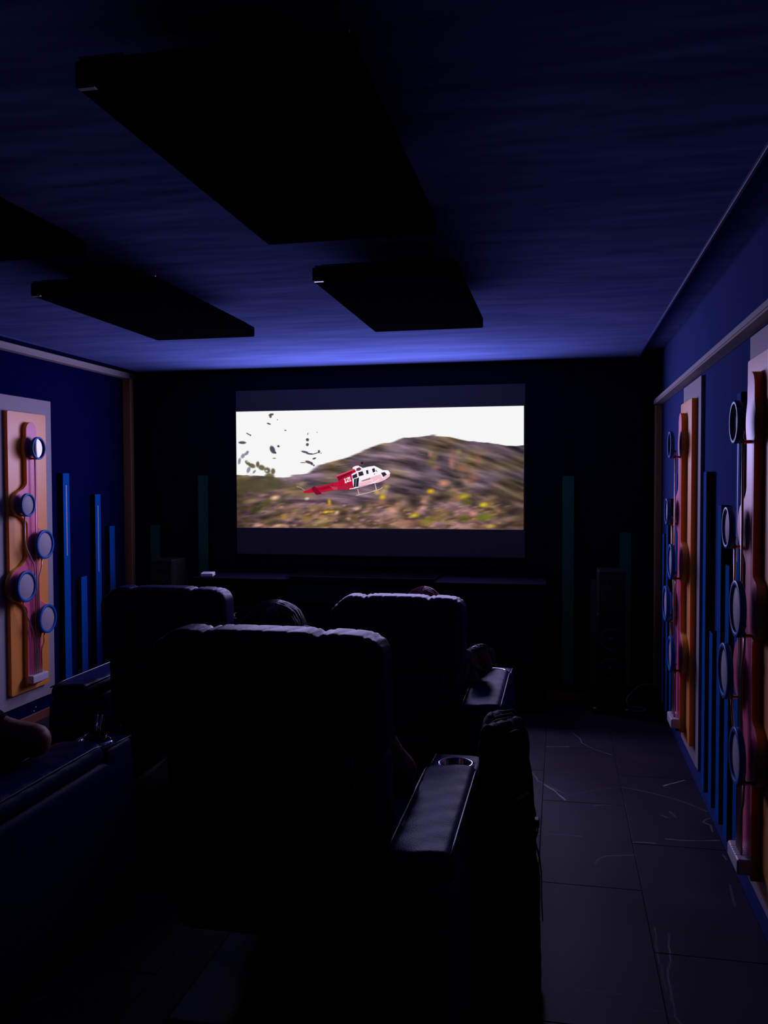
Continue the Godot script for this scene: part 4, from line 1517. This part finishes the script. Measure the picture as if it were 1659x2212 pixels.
func build_people() -> void:
	make_head_and_hand()
	# behind the middle recliner's back: only the elbow shows
	var J := {"pelvis": Vector3(-0.745, 0.585, -2.72), "chest": Vector3(-0.745, 0.80, -2.50), "neck": Vector3(-0.745, 0.93, -2.42), "head": Vector3(-0.745, 1.005, -2.43), "shoulder_l": Vector3(-0.91, 0.87, -2.48), "shoulder_r": Vector3(-0.59, 0.89, -2.48),
		"elbow_l": Vector3(-1.02, 0.70, -2.66), "elbow_r": Vector3(-0.462, 0.692, -2.50), "wrist_l": Vector3(-0.86, 0.74, -2.86), "wrist_r": Vector3(-0.60, 0.735, -2.72), "knee_l": Vector3(-0.85, 0.56, -3.14), "knee_r": Vector3(-0.64, 0.56, -3.14), "ankle_l": Vector3(-0.85, 0.10, -3.10), "ankle_r": Vector3(-0.64, 0.10, -3.10), "head_scale": 0.95}
	var p := person("person behind the nearest recliner back, bare elbow resting on its right arm", J, 0.98, M.skin, M.shirt_black, M.jeans)
	hair(p, J, M.hair_dark, 0.03, 0.0, 60, 4)
	# in the recliner at the left edge: a bare arm on the arm pad
	J = {"pelvis": Vector3(-2.08, 0.585, -2.68), "chest": Vector3(-2.08, 0.78, -2.44), "neck": Vector3(-2.08, 0.91, -2.34), "head": Vector3(-2.08, 1.0, -2.34), "shoulder_l": Vector3(-2.25, 0.84, -2.40), "shoulder_r": Vector3(-1.92, 0.81, -2.40),
		"elbow_l": Vector3(-2.36, 0.66, -2.55), "elbow_r": Vector3(-1.685, 0.712, -2.50), "wrist_l": Vector3(-2.25, 0.62, -2.78), "wrist_r": Vector3(-1.95, 0.70, -2.66), "knee_l": Vector3(-2.16, 0.48, -3.08), "knee_r": Vector3(-1.98, 0.48, -3.08), "ankle_l": Vector3(-2.18, 0.10, -3.08), "ankle_r": Vector3(-1.98, 0.10, -3.08), "head_scale": 0.95}
	p = person("person at the left edge, bare arm bent on the recliner's arm pad", J, 1.12, M.skin, M.shirt_black, M.jeans)
	hair(p, J, M.hair_dark, 0.03, 0.0, 60, 6)
	# front row, leaning to the right out of the left recliner
	J = {"pelvis": Vector3(-1.72, 0.56, -4.05), "chest": Vector3(-1.53, 0.69, -4.06), "neck": Vector3(-1.43, 0.76, -4.03), "head": Vector3(-1.365, 0.835, -4.0), "shoulder_l": Vector3(-1.62, 0.78, -4.02), "shoulder_r": Vector3(-1.40, 0.70, -4.10),
		"elbow_l": Vector3(-1.66, 0.64, -4.16), "elbow_r": Vector3(-1.43, 0.68, -4.28), "wrist_l": Vector3(-1.62, 0.60, -4.34), "wrist_r": Vector3(-1.56, 0.60, -4.38), "knee_l": Vector3(-1.87, 0.55, -4.42), "knee_r": Vector3(-1.70, 0.55, -4.45), "ankle_l": Vector3(-1.87, 0.16, -4.44), "ankle_r": Vector3(-1.70, 0.16, -4.46), "head_scale": 1.12, "look": Vector3(0, 0, -0.1)}
	p = person("long-haired child between the two front recliners, brown hair parted in the middle", J, 0.72, M.skin_pale, M.shirt_plum, M.jeans, false)
	hair(p, J, M.hair_dark, 0.16, 0.45, 420, 12, 0.0022)
	# front row right: only the crown shows over the head roll
	J = {"pelvis": Vector3(-0.74, 0.56, -4.10), "chest": Vector3(-0.71, 0.74, -4.06), "neck": Vector3(-0.67, 0.84, -4.06), "head": Vector3(-0.645, 0.925, -4.1), "shoulder_l": Vector3(-0.83, 0.79, -4.06), "shoulder_r": Vector3(-0.57, 0.79, -4.06),
		"elbow_l": Vector3(-0.88, 0.64, -4.16), "elbow_r": Vector3(-0.56, 0.64, -4.16), "wrist_l": Vector3(-0.79, 0.62, -4.33), "wrist_r": Vector3(-0.66, 0.62, -4.33), "knee_l": Vector3(-0.83, 0.55, -4.45), "knee_r": Vector3(-0.68, 0.55, -4.45), "ankle_l": Vector3(-0.83, 0.16, -4.46), "ankle_r": Vector3(-0.68, 0.16, -4.46), "head_scale": 0.96}
	p = person("child whose reddish parted crown just tops the right front recliner", J, 0.72, M.skin_pale, M.shirt_plum, M.jeans, false)
	hair(p, J, M.hair_red, 0.05, 0.12, 260, 21, 0.0025)
	# beside it, slumped on the arm
	J = {"pelvis": Vector3(-0.52, 0.545, -4.16), "chest": Vector3(-0.47, 0.645, -4.02), "neck": Vector3(-0.42, 0.70, -3.97), "head": Vector3(-0.372, 0.728, -3.93), "shoulder_l": Vector3(-0.53, 0.72, -4.0), "shoulder_r": Vector3(-0.38, 0.70, -4.08),
		"elbow_l": Vector3(-0.52, 0.66, -4.16), "elbow_r": Vector3(-0.34, 0.71, -4.2), "wrist_l": Vector3(-0.50, 0.66, -4.28), "wrist_r": Vector3(-0.40, 0.69, -4.30), "knee_l": Vector3(-0.60, 0.54, -4.42), "knee_r": Vector3(-0.48, 0.54, -4.42), "ankle_l": Vector3(-0.60, 0.24, -4.45), "ankle_r": Vector3(-0.48, 0.24, -4.45), "head_scale": 0.76, "look": Vector3(0.1, -0.3, -0.75)}
	p = person("small child with blond strands slumped over the right front recliner's arm", J, 0.52, M.skin_pale, M.shirt_black, M.jeans, false)
	hair(p, J, M.hair_dark, 0.03, 0.0, 50, 31)
	var s := st(true)
	var r := RandomNumberGenerator.new()
	r.seed = 3
	var c: Vector3 = J.pelvis
	for i in 46:   # loose blond locks over the back of the head
		var e := r.randf()
		var a := Vector3(-0.425 + 0.02 * e, 0.800 - 0.03 * e, -3.86) - c
		var path := PackedVector3Array()
		var sway := r.randf_range(-0.008, 0.008)
		for k in 8:
			var f := k / 7.0
			var q := a + Vector3(0.075 * f + sway * sin(f * PI), -0.052 * f + 0.016 * sin(f * 3.0 + e * 3.0), 0.012 + 0.008 * sin(f * PI))
			path.append(q)
		tube(s, path, 0.0018, 5, 0.6)
	for i in 40:
		var e := r.randf_range(-1, 1)
		var path := PackedVector3Array()
		for k in 8:
			var f := k / 7.0
			path.append(Vector3(-0.405 + 0.012 * e + 0.03 * f + e * 0.05 * f * f, 0.772 - 0.125 * f, -3.852 + 0.004 * e + 0.006 * sin(f * 9.0 + e * 5.0)) - c)
		tube(s, path, 0.0022, 5, 0.5)
	var lock := obj("blond_locks", s, M.hair_blond, p)
	lock.set_meta("label", "loose blond locks over the dark head")


# ---------------------------------------------------------------- loose things
func build_loose() -> void:
	# tall black bag standing in the aisle against the nearest recliner's arm
	var t := thing("backpack", "tall black backpack standing in the aisle against the nearest recliner's arm", "backpack", Vector3(-0.165, 0, -2.60))
	var s := st(true)
	rbox(s, Vector3(0, 0.41, 0), Vector3(0.100, 0.41, 0.15), 0.07, Vector3i(6, 24, 8), 4, func(p: Vector3) -> Vector3:
		var f := (p.y + 0.41) / 0.82
		var k := 1.0 - 0.34 * pow(f, 2.2) + 0.03 * sin(f * 21.0)
		return Vector3(p.x * k + 0.012 * (1.0 - f) + 0.004 * sin(p.y * 40.0 + p.z * 20.0), p.y, p.z * (1.0 - 0.25 * f * f)))
	obj("bag_body", s, M.bag_cloth, t)
	s = st(true)
	rbox(s, Vector3(-0.005, 0.80, 0), Vector3(0.060, 0.03, 0.11), 0.025, Vector3i(4, 2, 6), 3, func(p: Vector3) -> Vector3:
		return p + Vector3(0, 0.012 * sin(p.x * 60.0 + p.z * 45.0), 0))
	obj("top_lid", s, M.bag_strap, t)
	s = st(true)
	for k in 4:   # bunched cloth folds across the lid
		var z0 := -0.09 + 0.045 * k
		tube(s, PackedVector3Array([Vector3(-0.062, 0.800, z0), Vector3(-0.02, 0.832, z0 + 0.012), Vector3(0.02, 0.838, z0 - 0.006), Vector3(0.055, 0.805, z0 + 0.01)]), 0.006, 8)
	obj("lid_fold", s, M.bag_strap, t)
	s = st(true)
	rbox(s, Vector3(0, 0.24, 0.145), Vector3(0.075, 0.17, 0.035), 0.03, Vector3i(3, 4, 1), 4)
	obj("front_pocket", s, M.bag_cloth, t)
	s = st()
	var sb := SurfaceTool.new()
	sb.begin(Mesh.PRIMITIVE_TRIANGLES)
	sb.set_smooth_group(0)
	rbox(sb, Vector3.ZERO, Vector3(0.0225, 0.0052, 0.003), 0.0025, Vector3i(2, 1, 1), 2)
	var o := obj("yellow_strip", sb, M.yellow_trim, t)
	o.position = Vector3(0.060, 0.648, 0.124)
	o.rotation = Vector3(-0.1, 0.5, 0.36)
	o.set_meta("label", "bright yellow strip")
	# side straps hanging in loops with their buckles
	for l in [[Vector3(0.085, 0.545, 0.02), Vector3(0.100, 0.535, 0.02), Vector3(0.103, 0.51, 0.02), Vector3(0.094, 0.48, 0.02), Vector3(0.108, 0.43, 0.02), Vector3(0.114, 0.38, 0.02), Vector3(0.115, 0.30, 0.02), Vector3(0.118, 0.24, 0.02)], [Vector3(0.088, 0.36, 0.04), Vector3(0.104, 0.352, 0.04), Vector3(0.109, 0.33, 0.04), Vector3(0.104, 0.305, 0.04), Vector3(0.092, 0.295, 0.04)]]:
		s = st()
		ribbon(s, PackedVector3Array(l), 0.020, 0.003)
		obj("strap", s, M.bag_strap, t)
	s = st(true)
	rbox(s, Vector3(0.098, 0.535, 0.02), Vector3(0.010, 0.012, 0.016), 0.004, Vector3i(1, 1, 1), 3)
	obj("buckle", s, M.black_plastic, t)
	s = st(true)
	rbox(s, Vector3(0.02, 0.43, 0.128), Vector3(0.018, 0.010, 0.007), 0.004, Vector3i(1, 1, 1), 3)
	obj("buckle", s, M.black_plastic, t)
	s = st()
	ribbon(s, PackedVector3Array([Vector3(0.035, 0.76, 0.10), Vector3(0.03, 0.6, 0.131), Vector3(0.022, 0.43, 0.136), Vector3(0.02, 0.25, 0.184), Vector3(0.02, 0.10, 0.178)]), 0.022, 0.003)
	obj("strap", s, M.bag_strap, t)
	# black tumbler with two steel straws in the left recliner's cup holder
	var cx := -2.045 + 0.32 + 0.088
	t = thing("tumbler", "black tumbler with two steel straws in the left recliner's cup holder", "tumbler", Vector3(cx, 0.545, -2.795))
	s = st(true)
	lathe(s, PackedVector2Array([Vector2(0, 0), Vector2(0.034, 0.0), Vector2(0.036, 0.004), Vector2(0.041, 0.098), Vector2(0.042, 0.102), Vector2(0.040, 0.104), Vector2(0.037, 0.098), Vector2(0.033, 0.01), Vector2(0, 0.008)]), Transform3D.IDENTITY, 40)
	obj("cup", s, M.tumbler, t)
	for q in [[-0.008, 0.004], [0.008, 0.0]]:
		s = st(true)
		tube(s, PackedVector3Array([Vector3(q[0] * 0.2 - 0.012, 0.012, q[1]), Vector3(q[0] + 0.014, 0.175, q[1] - 0.01)]), 0.004, 12)
		var stw := obj("straw", s, M.chrome, t)
		s = st(true)
		tube(s, PackedVector3Array([Vector3(q[0] * 0.5 - 0.004, 0.06, q[1]), Vector3(q[0] * 0.8 + 0.006, 0.125, q[1] - 0.007)]), 0.0056, 10)
		obj("straw_sleeve", s, M.black_plastic, stw)
	# a round smoke-coloured tray standing on edge behind it
	t = thing("round_tray", "dim round smoked tray leaning behind the tumbler on the left recliner", "tray", Vector3(cx - 0.03, 0.552, -2.945))
	s = st(true)
	lathe(s, PackedVector2Array([Vector2(0, 0), Vector2(0.052, 0), Vector2(0.058, 0.004), Vector2(0.060, 0.010), Vector2(0.054, 0.008), Vector2(0.050, 0.004), Vector2(0, 0.004)]), Transform3D(Basis(Vector3(1, 0, 0), PI / 2 - 0.25), Vector3(0, 0.058, 0)), 48)
	obj("tray_dish", s, M.smoked_plastic, t)
	# white cable lying on the floor by the right speaker
	s = st(true)
	var cb := Curve3D.new()
	for p in [Vector3(0.64, 0.14, -6.225), Vector3(0.56, 0.135, -6.215), Vector3(0.50, 0.09, -6.19), Vector3(0.46, 0.05, -6.16), Vector3(0.47, 0.008, -6.12), Vector3(0.53, 0.006, -6.10), Vector3(0.575, 0.006, -6.05), Vector3(0.54, 0.006, -6.0), Vector3(0.48, 0.006, -5.99)]:
		cb.add_point(p)
	for i in range(1, cb.point_count - 1):
		var d := (cb.get_point_position(i + 1) - cb.get_point_position(i - 1)) * 0.2
		cb.set_point_in(i, -d)
		cb.set_point_out(i, d)
	tube(s, cb.tessellate(4, 3), 0.0035, 8)
	tag(obj("cable", s, M.cable_white), "thin white cable looping on the floor beside the right tower speaker", "cable")


func ribbon(s: SurfaceTool, path: PackedVector3Array, wide: float, thick: float) -> void:
	# a webbing strap whose width runs along z
	for i in path.size() - 1:
		var a := path[i]
		var b := path[i + 1]
		var n := (b - a).cross(Vector3(0, 0, 1)).normalized() * thick / 2
		if n.length() < 1e-6:
			n = Vector3(thick / 2, 0, 0)
		var w := Vector3(0, 0, wide / 2)
		quad(s, a + n - w, b + n - w, b + n + w, a + n + w)
		quad(s, a - n + w, b - n + w, b - n - w, a - n - w)
		quad(s, a + n + w, b + n + w, b - n + w, a - n + w)
		quad(s, a - n - w, b - n - w, b + n - w, a + n - w)


# ---------------------------------------------------------------- the scene
func _ready() -> void:
	rng.seed = 1
	var cam := Camera3D.new()
	cam.name = "camera"
	cam.position = Vector3(0, 1.55, 0)
	cam.rotation_degrees = Vector3(-1.894, 11.593, -0.172)
	cam.fov = 61.56
	cam.near = 0.05
	cam.far = 50.0
	add_child(cam)
	cam.current = true
	var env := Environment.new()
	env.background_mode = Environment.BG_COLOR
	env.background_color = Color.BLACK
	env.tonemap_mode = Environment.TONE_MAPPER_LINEAR
	env.tonemap_exposure = 1.0
	env.sdfgi_enabled = true
	env.ssao_enabled = true
	env.ssil_enabled = true
	var we := WorldEnvironment.new()
	we.name = "environment"
	we.environment = env
	add_child(we)
	# the light the picture throws into the room: its upper half, the white sky, is far brighter than the hillside below
	for l in [["sky_light", 0.475, 1.0, Color(0.48, 0.43, 1.0), 5.2], ["hill_light", 0.0, 0.475, Color(0.56, 0.42, 0.75), 1.3]]:
		var al := AreaLight3D.new()
		al.name = "screen_" + l[0]
		al.area_size = Vector2(PIC.size.x, PIC.size.y * (l[2] - l[1]))
		al.light_color = l[3].linear_to_srgb()
		al.light_energy = l[4]
		al.position = Vector3(PIC.get_center().x, PIC.position.y + PIC.size.y * (l[1] + l[2]) / 2, ZB + 0.03)
		al.rotation.y = PI
		al.shadow_enabled = true
		al.set("area_range", 14.0)
		add_child(al)
	make_materials()
	build_room()
	build_screen()
	ceiling_panel(-0.903, -3.09, "near-square black ceiling panel hung closest to the screen, right of centre")
	ceiling_panel(-0.903, -1.50, "large black ceiling panel in the middle, nearest overhead")
	ceiling_panel(-2.065, -3.09, "black ceiling panel on the left, next to the screen wall")
	ceiling_panel(-2.065, -1.50, "black ceiling panel at the left edge, mostly out of frame")
	wall_art(Vector3(XL, 0, -4.90), PI / 2, "guitar headstock relief on the left wall, pink on orange with blue-rimmed pegs")
	wall_art(Vector3(XR, -0.03, -4.745), -PI / 2, "farther headstock relief on the right wall, close to the corner post")
	wall_art(Vector3(XR, -0.03, -3.03), -PI / 2, "nearer headstock relief on the right wall, cut by the photo's edge")
	var bl := "blue bars on the left wall"
	var br := "blue bars on the right wall"
	var bf := "blue bars on the screen wall"
	light_bar(Vector3(XL, 0, -5.345), PI / 2, 1.627, 0.077, 0.036, [1.06, 1.545], "tallest blue bar on the left wall, with a long pale inlay", bl)
	light_bar(Vector3(XL, 0, -5.755), PI / 2, 1.478, 0.077, 0.036, [0.909, 1.395], "second tallest blue bar on the left wall, with a pale inlay", bl)
	light_bar(Vector3(XL, 0, -5.955), PI / 2, 1.235, 0.077, 0.036, [], "plain blue bar on the left wall beside the corner post", bl)
	light_bar(Vector3(XL, 0, -5.555), PI / 2, 0.895, 0.077, 0.036, [], "shortest blue bar on the left wall, between the two with inlays", bl)
	for q in [[-5.185, 1.60, "blue bar on the right wall just past the farther relief"], [-5.40, 0.89, "shortest blue bar beyond the farther relief on the right wall"], [-5.595, 1.45, "second blue bar from the right corner post, behind the farther pegs"], [-5.80, 1.22, "blue bar on the right wall nearest the corner post"],
		[-4.18, 1.60, "blue bar touching the edge of the farther relief's white panel"], [-3.985, 0.89, "shortest blue bar between the two reliefs on the right wall"], [-3.80, 1.455, "middle blue bar between the two reliefs on the right wall"], [-3.62, 1.22, "blue bar just behind the nearer relief's lower pegs"], [-3.43, 1.885, "tallest blue bar on the right wall, behind the nearer relief's top peg"]]:
		light_bar(Vector3(XR, 0, q[0]), -PI / 2, q[1], 0.077, 0.036, [1.25, 1.80] if q[1] > 1.8 else [], q[2], br)
	for q in [[0.055, 1.60, "tall dim blue bar on the screen wall right of the screen"], [0.448, 1.203, "dim blue bar on the screen wall behind the right speaker"], [0.253, 0.871, "short dim blue bar on the screen wall left of the right speaker"], [-2.70, 1.617, "tall dim blue bar on the screen wall left of the screen"], [-3.10, 1.23, "dim blue bar on the screen wall above the left speaker"], [-2.87, 0.891, "short dim blue bar on the screen wall left of the console"]]:
		light_bar(Vector3(q[0], 0, ZB), 0.0, q[1], 0.08, 0.036, [], q[2], bf)
	build_console()
	tower_speaker(Vector3(0.338, 0, -6.02), 0.966, "black tower speaker right of the console")
	tower_speaker(Vector3(-2.90, 0, -6.02), 0.99, "black tower speaker left of the console, mostly hidden by the recliner")
	recliner(Vector3(-0.744, 0, -2.02), "nearest black leather recliner, seen from behind in the middle", 0.32, 1.172, -0.04, [1.0])
	recliner(Vector3(-0.70, 0, -3.45), "black leather recliner in the front row, right", 0.30, 1.053, -0.20)
	recliner(Vector3(-1.765, 0, -3.45), "black leather recliner in the front row, left", 0.305, 1.078, -0.13)
	recliner(Vector3(-2.045, 0, -2.02), "black leather recliner at the left edge with a tumbler on its arm", 0.32, 1.12, -0.04)
	build_people()
	build_loose()
